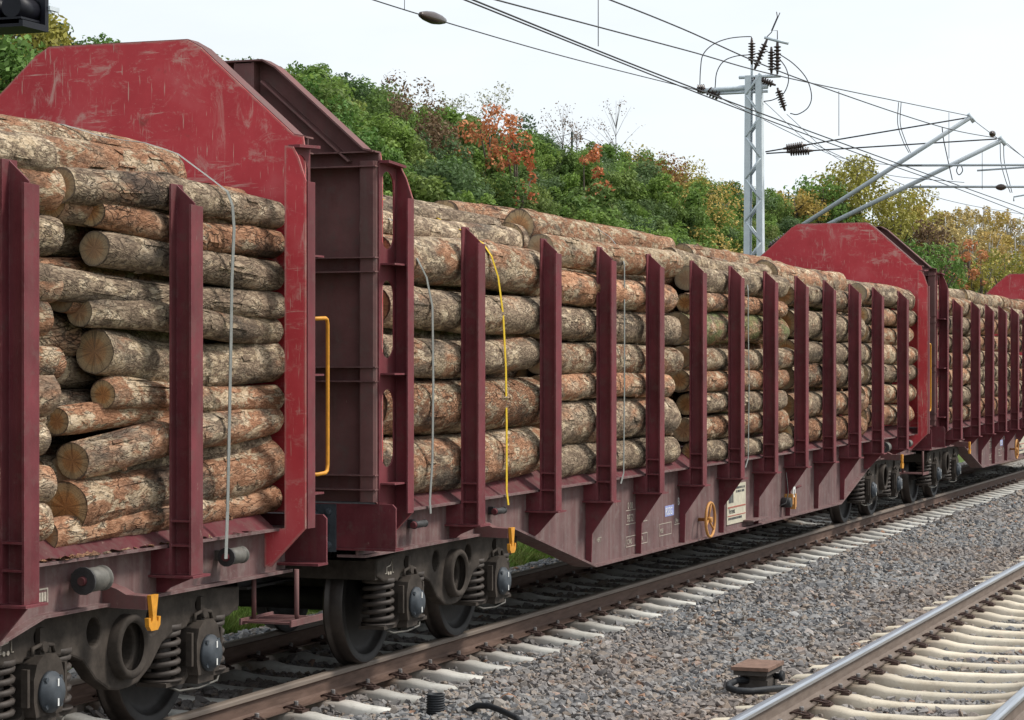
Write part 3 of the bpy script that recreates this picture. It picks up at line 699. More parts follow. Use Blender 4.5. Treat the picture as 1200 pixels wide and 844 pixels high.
    # ---- winches on the sole bar
    for m in (1, -1):
        for x, r_, mat in ((7.45, .066, 'grey_drum'), (9.1, .05, 'grey_drum')):
            if m < 0: x, r_, mat = (7.53 if x < 8 else 9.16), .026, 'dark_steel'
            q = MB().lathe([(.02, -.125), (.025, -.105), (r_ * .75, -.10), (r_ * .8, -.08), (r_, -.075), (r_, .055), (r_ * .92, .058), (r_ * .92, .075), (r_ * 1.06, .078), (r_ * 1.06, .092), (r_ * .6, .095)], (0, 0, 0), 'x', 20)
            q.box(-.02, .03, .05, .13, -.03, .03)
            wn = part('strap_winch', q, mat, root, (x * m, -1.335 if m > 0 else -1.30, 1.045))
            part('winch_end', MB().lathe([(r_ * 1.15, -.115), (r_ * 1.15, -.10)], (0, 0, 0), 'x', 14).lathe([(.022, -.135), (.028, -.115)], (0, 0, 0), 'x', 10, 1), ['dark_steel', 'floor_red'], wn)
    # ---- hand wheel, brake change-over, label panel, ledge, lettering (near side), repeated on the far side
    for s in (0, 1):
        rot = (0, 0, math.pi * s)
        hw = MB().tube([(.175 * math.cos(a), 0, .175 * math.sin(a)) for a in np.linspace(0, 2 * math.pi, 29)[:-1]], .015, 7, 0, False, True)
        for k in range(3):
            a = R(80 + 120 * k); hw.tube([(0, .02, 0), (.172 * math.cos(a), 0, .172 * math.sin(a))], .011, 6)
        hw.lathe([(.03, -.02), (.03, .03), (.018, .032), (.018, .13)], (0, 0, 0), 'y', 10)
        c = Matrix.Rotation(math.pi * s, 4, 'Z')
        part('hand_wheel', hw, 'ochre_paint', root, c @ Vector((-1.52, -1.335, .60)), rot)
        ch = MB().lathe([(.055, 0), (.06, .03), (.06, .11), (.05, .115)], (-.16, -.12, 0), 'y', 14, 0)
        ch.box(-.02, .03, -.10, 0, -.03, .09, 1).box(.05, .16, -.09, -.07, .05, .17, 3).box(.085, .12, -.0905, -.0901, .07, .14, 0)
        ch.box(.0, .22, -.06, -.03, -.01, .03, 1).box(.06, .10, -.11, -.03, -.09, .05, 1).box(.13, .17, -.10, -.03, -.07, .09, 1).box(.19, .22, -.09, -.03, -.04, .06, 1)
        ch.tube([(.18, -.08, .15), (.24, -.10, .165), (.38, -.10, .17)], .014, 7, 2)
        ch.tube([(-.14, -.05, .35), (-.16, -.08, .12), (-.22, -.09, .09), (-.26, -.08, .0), (-.36, -.03, -.03)], .006, 6, 0)
        part('brake_changeover', ch, ['dark_steel', 'ochre_paint', 'floor_red', 'letter_white'], root, c @ Vector((2.17, -1.209, .58)), rot)
        pn = part('label_panel', MB().box(-.42, .36, -.010, 0, -.23, .20), 'sign_cream', root, c @ Vector((-.02, -1.209, .70)), rot)
        tx = MB()
        for z, x0, x1, k, mi in ((.155, -.05, .33, 7, 1), (.115, -.05, .30, 6, 1), (-.17, -.38, .2, 14, 1)):
            for q in range(k):
                a = x0 + (x1 - x0) * q / k; tx.box(a, a + (x1 - x0) / k * random.uniform(.5, .85), -.013, -.0105, z - .012, z + .012, mi)
        tx.box(-.40, .34, -.013, -.0105, -.055, -.040, 2).box(-.40, .34, -.013, -.0105, -.145, -.135, 2)
        tx.box(-.36, -.24, -.013, -.0105, -.0, .13, 1).box(-.22, -.17, -.013, -.0105, .0, .13, 1)
        part('print', tx, ['letter_dark', 'letter_dark', 'sign_red'], pn)
        tm = text_mesh('Vereint', .085, 'letter_dark')
        ob('print', tm, pn, (-.36, -.012, -.115), (R(90), 0, 0))
        part('ledge', MB().prism([(-.40, 0), (.30, 0), (.30, .014), (-.40, .014)], 'y', -.13, 0).prism([(-.02, -.13), (-.0, 0), (.0, -.13)], 'x', -.2, -.19), 'sole_paint', root, c @ Vector((.62, -1.209, .47)), rot)
        # faded stencils: frames and strokes
        le = MB()
        def fr(x0, x1, z0, z1, t_=.006):
            le.box(x0, x1, -.0025, 0, z0, z0 + t_).box(x0, x1, -.0025, 0, z1 - t_, z1).box(x0, x0 + t_, -.0025, 0, z0 + t_, z1 - t_).box(x1 - t_, x1, -.0025, 0, z0 + t_, z1 - t_)
        for q in ((-3.98, -3.66, .49, .59), (-3.60, -3.31, .49, .59), (-2.92, -2.5, .52, .64)):
            le = MB(); fr(*q); part('stencil_frame', le, 'letter_pale', root, c @ Vector((0, -1.209, 0)), rot)
        for x0, x1, z in ((-3.98, -3.31, .70), (-3.98, -3.31, .83), (-2.40, -2.15, .60), (-4.9, -4.75, .89)):
            part('stencil_line', MB().box(x0, x1, -.0025, 0, z, z + .006), 'letter_pale', root, c @ Vector((0, -1.209, 0)), rot)
        for s_, size, x, z, mat in (('9552', .10, -3.95, .725, 'letter_pale'), ('0 08', .09, -3.93, .845, 'letter_pale'), ('CW5', .07, -3.95, .515, 'letter_pale'), ('8TR', .07, -3.57, .515, 'letter_pale'),
                                    ('Bo', .11, -2.28, .79, 'letter_white'), ('KBS', .06, -2.88, .55, 'letter_pale'), ('24m', .06, -2.37, .62, 'letter_pale'), ('21t', .08, -4.92, .91, 'letter_pale'), ('ZR', .08, -4.90, .79, 'letter_pale'), ('+BRT', .06, -4.85, .60, 'letter_pale')):
            ob('lettering', text_mesh(s_, size, mat), root, c @ Vector((x, -1.2105, z)), (R(90), 0, math.pi * s))
        ob('lettering', MB().box(0, .18, -.003, 0, .10, .112).box(.17, .185, -.003, 0, -.05, .10).mesh('lettering', 'letter_white'), root, c @ Vector((-3.55, -1.209, .93)), rot)
        bp = part('code_patch', MB().box(0, .30, -.003, 0, 0, .105), 'patch_blue', root, c @ Vector((-2.72, -1.209, .70)), rot)
        ob('print', text_mesh('RSSG', .105, 'letter_white'), bp, (.005, -.0045, .015), (R(90), 0, 0))
        fr2 = MB().box(0, .14, -.003, 0, 0, .008).box(0, .14, -.003, 0, .082, .09).box(0, .008, -.003, 0, .008, .082).box(.132, .14, -.003, 0, .008, .082)
        for q in range(4): fr2.box(.02 + q * .027, .04 + q * .027, -.003, 0, .02, .068)
        part('stencil_frame', fr2, 'letter_pale', root, c @ Vector((7.05, -1.209, .93)), rot)
    # ---- bogies
    fo = [(-1.42, .70), (-1.42, .80), (-1.05, .825), (-.45, .878), (-.2, .90), (.2, .90), (.45, .878), (1.05, .825), (1.42, .80), (1.42, .70), (1.30, .655), (1.06, .64), (1.04, .66), (.76, .66), (.74, .64), (.56, .62), (.44, .58), (.30, .455), (.16, .385), (.06, .37),
          (-.06, .37), (-.16, .385), (-.30, .455), (-.44, .58), (-.56, .62), (-.74, .64), (-.76, .66), (-1.04, .66), (-1.06, .64), (-1.30, .655)]
    f = MB()
    holes = [oval(-.33, .715, .085, .095), oval(.33, .715, .085, .095), oval(0, .60, .135, .135, 24)]
    holes += [oval(sx * .9 + d, .75, .035, .045, 12) for sx in (-1, 1) for d in (-.02,)]
    for s in (-1, 1):
        plate_mb(f, fo, holes, .10, 'y', 1.085 * s, 0, .014)
        f.lathe([(.135, -.06), (.148, -.075), (.175, -.075), (.185, -.06), (.185, 0.0)], (0, -1.13 if s < 0 else 1.19, .60), 'y', 28, 0, True, False)
        f.box(-1.40, 1.40, s * .93, s * 1.03, .79, .805)
    f.box(-.22, .22, -1.03, 1.03, .62, .86).box(-1.44, -1.34, -1.12, 1.12, .665, .80).box(1.34, 1.44, -1.12, 1.12, .665, .80)
    f.box(-.62, -.42, -1.0, 1.0, .40, .50).box(.42, .62, -1.0, 1.0, .40, .50)
    FR = f.mesh('bogie', 'bogie_cast')
    wh = MB().lathe([(.02, -.87), (.095, -.87), (.10, -.83), (.11, -.79), (.2, -.775), (.33, -.765), (.375, -.775), (.39, -.81), (.40, -.822), (.452, -.822)], (0, 0, 0), 'y', 40, 0, True, False)
    wh.lathe([(.452, -.822), (.459, -.815), (.461, -.73), (.468, -.712), (.486, -.70), (.489, -.69), (.482, -.682)], (0, 0, 0), 'y', 40, 1, True, False)
    wh.lathe([(.482, -.682), (.46, -.68), (.39, -.685), (.37, -.72), (.2, -.735), (.1, -.70), (.085, -.66), (.08, 0)], (0, 0, 0), 'y', 40, 0, True, False)
    wh.lathe([(.095, -.8705), (.02, -.8705)], (0, 0, 0), 'y', 40, 0)
    WH = wh.mesh('wheel', ['wheel_steel', 'tread_steel'])
    hel = []
    for k in range(5 * 14 + 1):
        a = 2 * math.pi * k / 14; hel.append((.102 * math.cos(a), .102 * math.sin(a), .335 + .285 * k / 70))
    spn = MB().tube(hel, .0185, 7)
    spn.lathe([(.125, .322), (.125, .336)], (0, 0, 0), 'z', 18).lathe([(.10, .622), (.12, .63), (.12, .66)], (0, 0, 0), 'z', 18)
    spn.lathe([(.058, .335), (.058, .63)], (0, 0, 0), 'z', 12)
    SPR = spn.mesh('spring', 'spring_steel')
    ab = MB().prism([(-.13, .34), (.13, .34), (.15, .42), (.15, .54), (.12, .62), (.06, .66), (-.06, .66), (-.12, .62), (-.15, .54), (-.15, .42)], 'y', -1.20, -.95)
    for sx in (-1, 1):   # spring seats reaching out from the box
        ab.prism([(sx * .13, .44), (sx * .155, .36), (sx * .20, .325), (sx * .40, .32), (sx * .40, .296), (sx * .18, .296), (sx * .12, .34)], 'y', -1.13, -.93)
        ab.box(sx * .185 - .012, sx * .185 + .012, -1.19, -1.15, .40, .60)
    ab.box(-.10, .10, -1.18, -.98, .285, .34)
    AB = ab.mesh('axle_box', 'bogie_cast')
    ac = MB().lathe([(.112, 0), (.110, -.02), (.088, -.035), (.083, -.05), (.03, -.056)], (0, -1.20, .462), 'y', 24)
    for k in range(4):
        a = R(45 + 90 * k); ac.lathe([(.016, -.018), (.016, -.034)], (.098 * math.cos(a), -1.20, .462 + .098 * math.sin(a)), 'y', 6, 0, False)
    AC = ac.mesh('axle_box_cover', 'axle_box_paint')
    mk = MB().box(-.007, .007, -1.258, -1.2565, .495, .535).box(-.007, .007, -1.258, -1.2565, .39, .43)
    MK = mk.mesh('cover_mark', 'letter_white')
    hg = MB().box(-.025, .025, -1.16, -1.13, .62, .80).lathe([(.03, -1.18), (.03, -1.13)], (0, 0, .70), 'y', 10).tube([(-.11, -1.16, .66), (-.10, -1.16, .70), (0, -1.16, .715), (.10, -1.16, .70), (.11, -1.16, .66)], .012, 6)
    HG = hg.mesh('damper_hanger', 'bogie_cast')
    LK = MB().tube([(.17, -1.17, .40), (.19, -1.17, .39), (.20, -1.17, .42), (.20, -1.17, .54), (.185, -1.17, .565), (.168, -1.17, .545), (.165, -1.17, .42)], .011, 6, 0, False, True).mesh('damper_link', 'spring_link')
    KP = MB().tube([(-.30, -1.10, .285), (-.26, -1.14, .262), (-.05, -1.16, .255), (.2, -1.15, .268), (.33, -1.10, .30)], .007, 6).mesh('keeper', 'grey_drum')
    SYM = MB().tube([(-1.30, -1.137, .70), (-1.27, -1.137, .70), (-1.27, -1.137, .745), (-1.20, -1.137, .755), (-1.17, -1.137, .80), (-1.17, -1.137, .70), (-1.15, -1.137, .70)], .0045, 5).lathe([(.013, -.005), (.013, .002)], (-1.245, -1.137, .70), 'y', 10).lathe([(.013, -.005), (.013, .002)], (-1.205, -1.137, .70), 'y', 10).mesh('stencil_mark', 'letter_pale')
    for bx in (-8.12, 8.12):
        bo = ob('bogie', FR, root, (bx, 0, 0))
        for s in (-1, 1):
            rz = 0 if s < 0 else math.pi
            for wx in (-.9, .9):
                ob('wheel', WH, bo, (wx, 0, .46), (0, 0, rz))
                ob('axle_box', AB, bo, (wx, 0, 0), (0, 0, rz)); ob('axle_box_cover', AC, bo, (wx, 0, 0), (0, 0, rz))
                ob('cover_mark', MK, bo, (wx, 0, 0), (0, 0, rz))
                ob('damper_hanger', HG, bo, (wx, 0, 0), (0, 0, rz)); ob('damper_link', LK, bo, (wx, 0, 0), (0, 0, rz)); ob('keeper', KP, bo, (wx, 0, 0), (0, 0, rz))
                for d in (-.28, .28): ob('spring', SPR, bo, (wx + d, 1.03 * s, 0))
            ob('stencil_mark', SYM, bo, (0, 0, 0), (0, 0, rz))
    return root
simple('spring_link', (.12, .085, .08), .7, .2, 0, .3, 20)
CX = [3.60, 24.84, 46.08]
W2 = build_wagon(); W2.location = (CX[1], 0, 0)
tag(W2, 'complete maroon timber wagon in the middle with hand wheel and deep fish-bellied side', 'railway wagon', 'timber wagons')
W1 = copy_tree(W2); W1.location = (CX[0], 0, 0)
tag(W1, 'nearest maroon timber wagon cut off by the left edge, large red end panel', 'railway wagon', 'timber wagons')
W3 = copy_tree(W2); W3.location = (CX[2], 0, 0)
tag(W3, 'farthest maroon timber wagon running out of the right edge', 'railway wagon', 'timber wagons')

# ================================================================== LOGS
def log_mesh(L_, r, seed, mat='bark', crook=1.0):
    rg = random.Random(seed); seg = 22; nst = max(8, int(L_ / .13)); mb = MB(); vs = []
    ph = [rg.uniform(0, 6.28) for _ in range(8)]; knots = [(rg.uniform(0, L_), rg.uniform(0, 6.28), rg.uniform(.010, .028)) for _ in range(int(L_ * 2.2))]
    bend = rg.uniform(-.03, .03) * crook; bend2 = rg.uniform(-.026, .026) * crook; tap = rg.uniform(-.07, .07)
    for i in range(nst + 1):
        x = -L_ / 2 + L_ * i / nst; u = i / nst
        oy = bend * math.sin(math.pi * u) + .009 * crook * math.sin(5 * u + ph[0]); oz = bend2 * math.sin(math.pi * u) + .009 * crook * math.sin(7 * u + ph[1])
        for k in range(seg):
            a = 2 * math.pi * k / seg
            rr = r * (1 + tap * (u - .5) + .035 * math.sin(2 * a + ph[2] + x * .6) + .02 * math.sin(3 * a + ph[3] - x) + .018 * math.sin(5 * a + ph[4] + 2.3 * x) + .016 * math.sin(x * 6 + ph[5]) * math.sin(a + ph[6]) + rg.uniform(-.014, .014))
            for kx, ka, kh in knots:
                dx = (x + L_ / 2 - kx); da = (a - ka + math.pi) % (2 * math.pi) - math.pi
                e_ = dx * dx / .008 + da * da * r * r / .0045
                if e_ < 6: rr += kh * math.exp(-e_)
            if i in (0, nst): rr *= .965
            vs.append((x, oy + rr * math.cos(a), oz + rr * math.sin(a)))
    fs = [(i * seg + k, i * seg + (k + 1) % seg, (i + 1) * seg + (k + 1) % seg, (i + 1) * seg + k) for i in range(nst) for k in range(seg)]
    mb.add(vs, fs, 0, True)
    for q in range(int(L_ * 1.1)):                     # sawn branch stubs
        i = rg.randrange(1, nst); k = rg.randrange(seg); p = Vector(vs[i * seg + k]); cen = Vector((p.x, sum(vs[i * seg + j][1] for j in range(seg)) / seg, sum(vs[i * seg + j][2] for j in range(seg)) / seg))
        d = (p - cen).normalized() + Vector((rg.uniform(-.5, .5), 0, 0)); h_ = rg.uniform(.004, .016); mb.tube([p - d * .02, p + d * h_], [rg.uniform(.02, .03), rg.uniform(.012, .02)], 7, 0)
    for q in range(int(L_ * 9)):                       # lifting bark flakes
        i = rg.randrange(1, nst - 2); k = rg.randrange(seg); cen = Vector((vs[i * seg][0], sum(vs[i * seg + j][1] for j in range(seg)) / seg, sum(vs[i * seg + j][2] for j in range(seg)) / seg))
        def on(ii, kk, lift):
            p = Vector(vs[ii * seg + kk % seg]); rr_ = (p - Vector((p.x, cen.y, cen.z))).normalized(); return p + rr_ * lift
        m_ = rg.choice((1, 1, 2)); l_ = rg.uniform(.005, .014)
        a_, b_, c_, d_ = on(i, k, .003), on(i + m_, k, .003), on(i + m_, k + 1, l_), on(i, k + 1, l_ * rg.uniform(.3, 1))
        j_ = Vector((rg.uniform(-.04, .04), 0, 0)); mb.add([a_, b_ + j_, c_ + j_ * 1.5, d_ - j_], [(0, 1, 2, 3)], 0, False)
    mb.add([vs[-seg + k] for k in range(seg)], [tuple(range(seg))], 1)
    me = mb.mesh('log', [mat, 'cut_wood'])
    # cut face at the -x end, its own part, in units of the radius so that the rings follow the size
    c0 = np.mean(np.array(vs[:seg]), 0); fv = [(0, 0, 0)]
    for q in (.5, .985):
        for k in range(seg): fv.append((rg.uniform(-.02, .02), (vs[k][1] - c0[1]) / r * q, (vs[k][2] - c0[2]) / r * q))
    fb = MB(); ff = [(0, 1 + k, 1 + (k + 1) % seg) for k in range(seg)] + [(1 + k, 1 + seg + k, 1 + seg + (k + 1) % seg, 1 + (k + 1) % seg) for k in range(seg)]
    fb.add(fv, ff); fm = fb.mesh('cut_end', 'cut_wood')
    return me, fm, c0
LOGN = [0]
def log(x0, x1, y, z0, r, label, group, z1=None, y1=None, mat='bark', seed=None, crook=1.0):
    LOGN[0] += 1; seed = seed or LOGN[0] * 31
    z1 = z0 if z1 is None else z1; y1 = y if y1 is None else y1
    for c_ in CX:                                   # stay between the end walls
        if x0 < c_ + 9.93 < x1: x1 = c_ + 9.93
        if x0 < c_ - 9.93 < x1: x0 = c_ - 9.93
    p0 = Vector((x0, y, z0)); p1 = Vector((x1, y1, z1)); d = p1 - p0
    me, fm, c0 = log_mesh(d.length, r, seed, mat, crook)
    o = ob('log', me, None, (p0 + p1) / 2); o.rotation_euler = d.to_track_quat('X', 'Z').to_euler()
    spin = random.uniform(0, 6.28); o.rotation_euler = (d.to_track_quat('X', 'Z').to_matrix() @ Matrix.Rotation(spin, 3, 'X')).to_euler()
    tag(o, label, 'log', group)
    e = ob('cut_end', fm, o, (float(c0[0]) - .002, float(c0[1]), float(c0[2]))); e.scale = (r, r, r)
    return o
ORD = ['lowest', 'second', 'third', 'fourth', 'fifth', 'sixth', 'seventh', 'eighth', 'ninth', 'tenth', 'eleventh', 'twelfth']
def ordw(i, n):
    return 'lowest' if i == 0 else ('topmost' if i == n - 1 else ORD[i] + ' from below')
def pile(rows, x0, x1, where, group, outer=-1.315, back=True, top=3.2, jit=.24, heap=None, moss=None):
    # rows: (z, r) from top to bottom
    rows = rows[::-1]; n = len(rows)
    for i, rw in enumerate(rows):
        z, r = rw[0], rw[1]; zz = rw[2] if len(rw) > 2 else z + random.uniform(-.03, .03)
        a = x0 + random.uniform(-jit, jit) * .7; b = x1 + random.uniform(-jit, jit)
        log(a, b, outer + r, z, r, 'pine log, %s along the stakes, %s' % (ordw(i, n), where), group, zz, mat='mossy_bark' if moss == i else 'bark')
    if back:
        z = rows[0][0] + .06; k = 0
        while z < rows[-1][0] - .02:
            r = random.uniform(.115, .165); z += r * .95
            log(x0 + random.uniform(-jit, jit), x1 + random.uniform(-jit, jit), outer + .30 + r + random.uniform(0, .06), z, r, 'shadowed log, %s behind the outer row, %s' % (ORD[k] if k == 0 else ORD[k] + ' from below', where), group)
            z += r * .95; k += 1
def heap(spec, where, group):
    for j, (x0, x1, y, z, r, nm) in enumerate(spec):
        log(x0, x1, y, z, r, '%s, on top of the %s' % (nm, where), group, z + random.uniform(-.02, .02), y + random.uniform(-.04, .04))
C1 = CX[1]
gA = 'logs of the first pile in the middle wagon'
wA = 'first pile, middle wagon'
pile([(2.965, .185), (2.618, .158), (2.275, .143), (1.895, .208), (1.468, .205)], 15.02, 18.42, wA, gA)
pile([(3.17, .138), (2.88, .148), (2.548, .150), (2.258, .140), (2.005, .115), (1.685, .195), (1.347, .138)], 18.58, 22.35, 'second pile, middle wagon', 'logs of the second pile in the middle wagon')
pile([(3.075, .130), (2.831, .098), (2.567, .172), (2.272, .120), (2.04, .114), (1.80, .119), (1.538, .133), (1.304, .105)], 22.85, 26.95, 'third pile, middle wagon', 'logs of the third pile in the middle wagon', moss=5)
pile([(3.02, .140), (2.69, .18), (2.353, .138), (2.048, .168), (1.70, .160), (1.385, .150)], 27.15, 31.05, 'fourth pile, middle wagon', 'logs of the fourth pile in the middle wagon')
pile([(3.15, .154), (2.864, .122), (2.62, .126), (2.338, .140), (2.062, .136), (1.786, .132), (1.49, .153)], 31.2, 34.72, 'last pile, middle wagon', 'logs of the last pile in the middle wagon')
# heaped tops
heap([(15.05, 18.35, -1.02, 3.20, .125, 'log under the yellow strap'), (15.1, 18.5, -.74, 3.33, .135, 'flaking log lying third from the stakes'), (15.05, 18.3, -.45, 3.40, .13, 'log at mid width'), (18.30, 22.2, -.42, 3.46, .145, 'log with dark brown cut end'),
      (15.0, 18.4, -.15, 3.42, .13, 'log just past mid width'), (15.1, 18.4, .12, 3.40, .13, 'log hidden beyond mid width')], wA, gA)
heap([(18.95, 22.75, -.86, 3.385, .150, 'thick log with ringed cut end'), (20.2, 24.3, -.56, 3.45, .135, 'scaly log lying behind the ringed one'), (18.6, 22.5, -.25, 3.45, .13, 'log at mid width'), (18.7, 22.4, .03, 3.43, .13, 'log hidden past mid width')], 'second pile, middle wagon', 'logs of the second pile in the middle wagon')
heap([(22.78, 26.7, -1.03, 3.27, .11, 'slim log with orange cut end'), (24.35, 27.9, -.72, 3.37, .14, 'brown-ended log near the panel slope'), (22.9, 26.8, -.44, 3.40, .13, 'log at mid width'), (22.7, 26.8, -.14, 3.40, .13, 'log hidden past mid width'),
      (26.75, 30.4, -1.03, 3.25, .165, 'thickest log, with a hollow pale end')], 'third pile, middle wagon', 'logs of the third pile in the middle wagon')
heap([(27.3, 31.0, -.72, 3.31, .14, 'log second from the stakes'), (27.1, 31.0, -.44, 3.36, .14, 'log third from the stakes'), (27.2, 31.1, -.16, 3.28, .14, 'log at mid width')], 'fourth pile, middle wagon', 'logs of the fourth pile in the middle wagon')
heap([(31.2, 34.7, -.84, 3.23, .13, 'log second from the stakes'), (31.1, 34.6, -.55, 3.25, .13, 'log third from the stakes'), (31.2, 34.7, -.25, 3.22, .13, 'log at mid width')], 'last pile, middle wagon', 'logs of the last pile in the middle wagon')
# nearest wagon
gB = 'logs of the right pile in the nearest wagon'; wB = 'right pile, nearest wagon'
RW = [(10.98, 3.185, 3.17, 0.098), (11.28, 3.03, 2.965, 0.096), (11.31, 2.845, 2.775, 0.1), (10.35, 2.665, 2.59, 0.088), (11.2, 2.485, 2.425, 0.088), (11.38, 2.262, 2.2, 0.132), (11.42, 2.025, 2.0, 0.086), (11.13, 1.7, 1.865, 0.11), (11.08, 1.435, 1.6, 0.152), (10.85, 1.27, 1.345, 0.09)]
for i_, (a_, za, zb, r_) in enumerate(RW[::-1]): log(a_, 13.62 + random.uniform(-.05, .05), -1.288 + r_ + random.uniform(0, .03), za, r_, 'pine log, %s along the stakes, %s' % (ordw(i_, 10), wB), gB, zb, crook=1.9)
for i_, (z_, r_) in enumerate(((1.35, .12), (1.60, .11), (1.9, .13), (2.17, .1), (2.4, .12), (2.68, .11), (2.94, .12))): log(10.95 + random.uniform(-.15, .25), 13.6, -.93 + random.uniform(-.04, .04), z_, r_, 'shadowed log, %s behind the outer row, %s' % (ORD[i_] if i_ == 0 else ORD[i_] + ' from below', wB), gB, z_ + random.uniform(-.05, .05), crook=1.5)
for i_, z_ in enumerate(np.arange(1.36, 3.2, .255)): log(10.2, 13.6, -.60 + random.uniform(-.03, .03), z_, .145, 'log deep inside, %s, %s' % (ORD[i_] if i_ == 0 else ORD[i_] + ' from below', wB), gB)
log(11.02, 13.55, -1.13, 1.885, .078, 'thin log wedged low between two thicker ones, %s' % wB, gB, 1.93)
log(11.0, 13.55, -1.10, 3.075, .095, 'log tucked under the pale top log, %s' % wB, gB, 3.07)
log(11.1, 13.55, -1.10, 2.56, .085, 'log half hidden at mid height, %s' % wB, gB, 2.53)
log(11.15, 13.55, -1.08, 1.60, .10, 'log half hidden near the bottom, %s' % wB, gB, 1.68)
gC = 'logs of the left pile in the nearest wagon'; wC = 'left pile, nearest wagon'
pile([(3.13, .116), (2.885, .110), (2.64, .092), (2.44, .10), (2.25, .09), (2.035, .145), (1.79, .09), (1.585, .10), (1.36, .112)], 7.3, 10.80, wC, gC, outer=-1.28, jit=.10)
for i_, z_ in enumerate(np.arange(1.36, 3.2, .27)): log(7.4, 10.9, -.62 + random.uniform(-.03, .03), z_, .15, 'log deep inside, %s, %s' % (ORD[i_] if i_ == 0 else ORD[i_] + ' from below', wC), gC)
heap([(7.6, 12.55, -.98, 3.345, .135, 'long thick log bridging both piles'), (7.0, 10.75, -1.17, 3.30, .105, 'short-looking log with blunt right end')], wC, gC)
heap([(9.6, 13.1, -.70, 3.43, .115, 'dark scaly log nearest the red panel'), (9.4, 13.2, -.44, 3.42, .115, 'log at mid width'), (9.2, 13.3, -.18, 3.40, .12, 'log just past mid width'), (9.1, 13.3, .1, 3.36, .12, 'log hidden past mid width'), (10.9, 13.5, -.98, 3.215, .1, 'pale log under the grey strap')], wB, gB)
# bark litter fallen on the sole bar flange of the nearest wagon
lt = MB()
for k in range(70):
    x = random.choice((random.gauss(10.9, .3), random.uniform(9.5, 13.0))); y = random.uniform(-1.31, -1.21); a = random.uniform(0, 3.14); l_ = random.uniform(.02, .07); w_ = random.uniform(.01, .022); z = 1.170
    u = Vector((math.cos(a), math.sin(a) * .5, 0)); v = Vector((-math.sin(a), math.cos(a), 0))
    c = Vector((x, y, z)); lt.add([c - u * l_ - v * w_, c + u * l_ - v * w_ + Vector((0, 0, .004)), c + u * l_ * .8 + v * w_ + Vector((0, 0, random.uniform(.005, .025))), c - u * l_ * .9 + v * w_ + Vector((0, 0, .006))], [(0, 1, 2, 3)])
tag(part('bark_litter', lt, 'bark'), 'loose bark flakes on the side flange of the nearest wagon', 'bark', kind='stuff')
# farthest wagon: piles seen end-on between its stakes
for k, (a, b) in enumerate(((36.45, 40.1), (40.3, 44.1), (44.3, 48.1), (48.3, 52.0))):
    nm = ['first', 'second', 'third', 'fourth'][k]
    wn = '%s pile, farthest wagon' % nm; gn = 'logs of the %s pile in the farthest wagon' % nm
    rows = []; z = 3.12
    while z > 1.38:
        r = random.uniform(.12, .165); rows.append((z, r)); z -= 2 * r * .98
    pile(rows, a, b, wn, gn, back=(k < 2))
    heap([(a + .3 * q, b - .2, -1.0 + .29 * q, 3.34 + .04 * min(q, 2), .14, ['mossy pale log nearest the stakes', 'log second from the stakes', 'log third from the stakes', 'log at mid width', 'log past mid width'][q]) for q in range(5)], wn, gn)

# ================================================================== LOAD STRAPS
def strap(name, path, w, mat, label):
    mb = MB(); vs = []
    for (x, y, z) in path: vs += [(x - w / 2, y, z), (x + w / 2, y, z), (x + w / 2, y + .004, z + .004), (x - w / 2, y + .004, z + .004)]
    n = len(path)
    fs = [(i * 4 + k, i * 4 + (k + 1) % 4, (i + 1) * 4 + (k + 1) % 4, (i + 1) * 4 + k) for i in range(n - 1) for k in range(4)]
    mb.add(vs, fs + [(0, 1, 2, 3), (4 * n - 4, 4 * n - 3, 4 * n - 2, 4 * n - 1)])
    return tag(part(name, mb, mat), label, 'strap', 'load straps')
strap('load_strap', [(12.481, -1.390, 1.045), (12.589, -1.345, 1.317), (12.629, -1.336, 1.829), (12.651, -1.336, 2.343), (12.662, -1.336, 2.704), (12.69, -1.337, 3.02), (12.67, -1.336, 3.16), (12.63, -1.322, 3.245), (12.52, -1.24, 3.335), (12.36, -1.13, 3.455), (12.2, -1.0, 3.510), (12.02, -.86, 3.525), (11.75, -.72, 3.585), (11.4, -.4, 3.58)], .034, 'strap_grey', 'grey webbing strap over the logs of the nearest wagon')
strap('load_strap', [(15.790, -1.340, 1.115), (15.783, -1.336, 1.202), (15.832, -1.336, 1.499), (15.848, -1.336, 2.059), (15.832, -1.336, 2.620), (15.718, -1.336, 2.835), (15.622, -1.336, 2.905), (15.55, -1.20, 3.21), (15.45, -.95, 3.345), (15.4, -.5, 3.54), (15.3, .2, 3.58)], .034, 'strap_grey', 'grey webbing strap at the left end of the middle wagon beside the end wall')
strap('load_strap', [(17.399, -1.340, 1.086), (17.371, -1.336, 1.202), (17.371, -1.336, 1.709), (17.352, -1.336, 2.182), (17.294, -1.336, 2.586), (17.181, -1.336, 2.885), (17.032, -1.336, 3.046), (17.018, -1.270, 3.146), (16.993, -1.130, 3.234), (16.959, -1.000, 3.301), (17.094, -0.800, 3.380), (16.3, -.45, 3.545), (16.0, .1, 3.57)], .036, 'strap_yellow', 'yellow webbing strap over the first pile of the middle wagon')
strap('load_strap', [(20.312, -1.340, 1.115), (20.401, -1.336, 1.204), (20.426, -1.336, 2.022), (20.426, -1.336, 2.802), (20.426, -1.336, 3.114), (20.561, -1.260, 3.246), (20.783, -1.080, 3.386), (20.796, -0.950, 3.469), (20.3, -.6, 3.58), (20.0, -.2, 3.59)], .030, 'strap_grey', 'grey webbing strap between third and fourth stakes of the middle wagon')
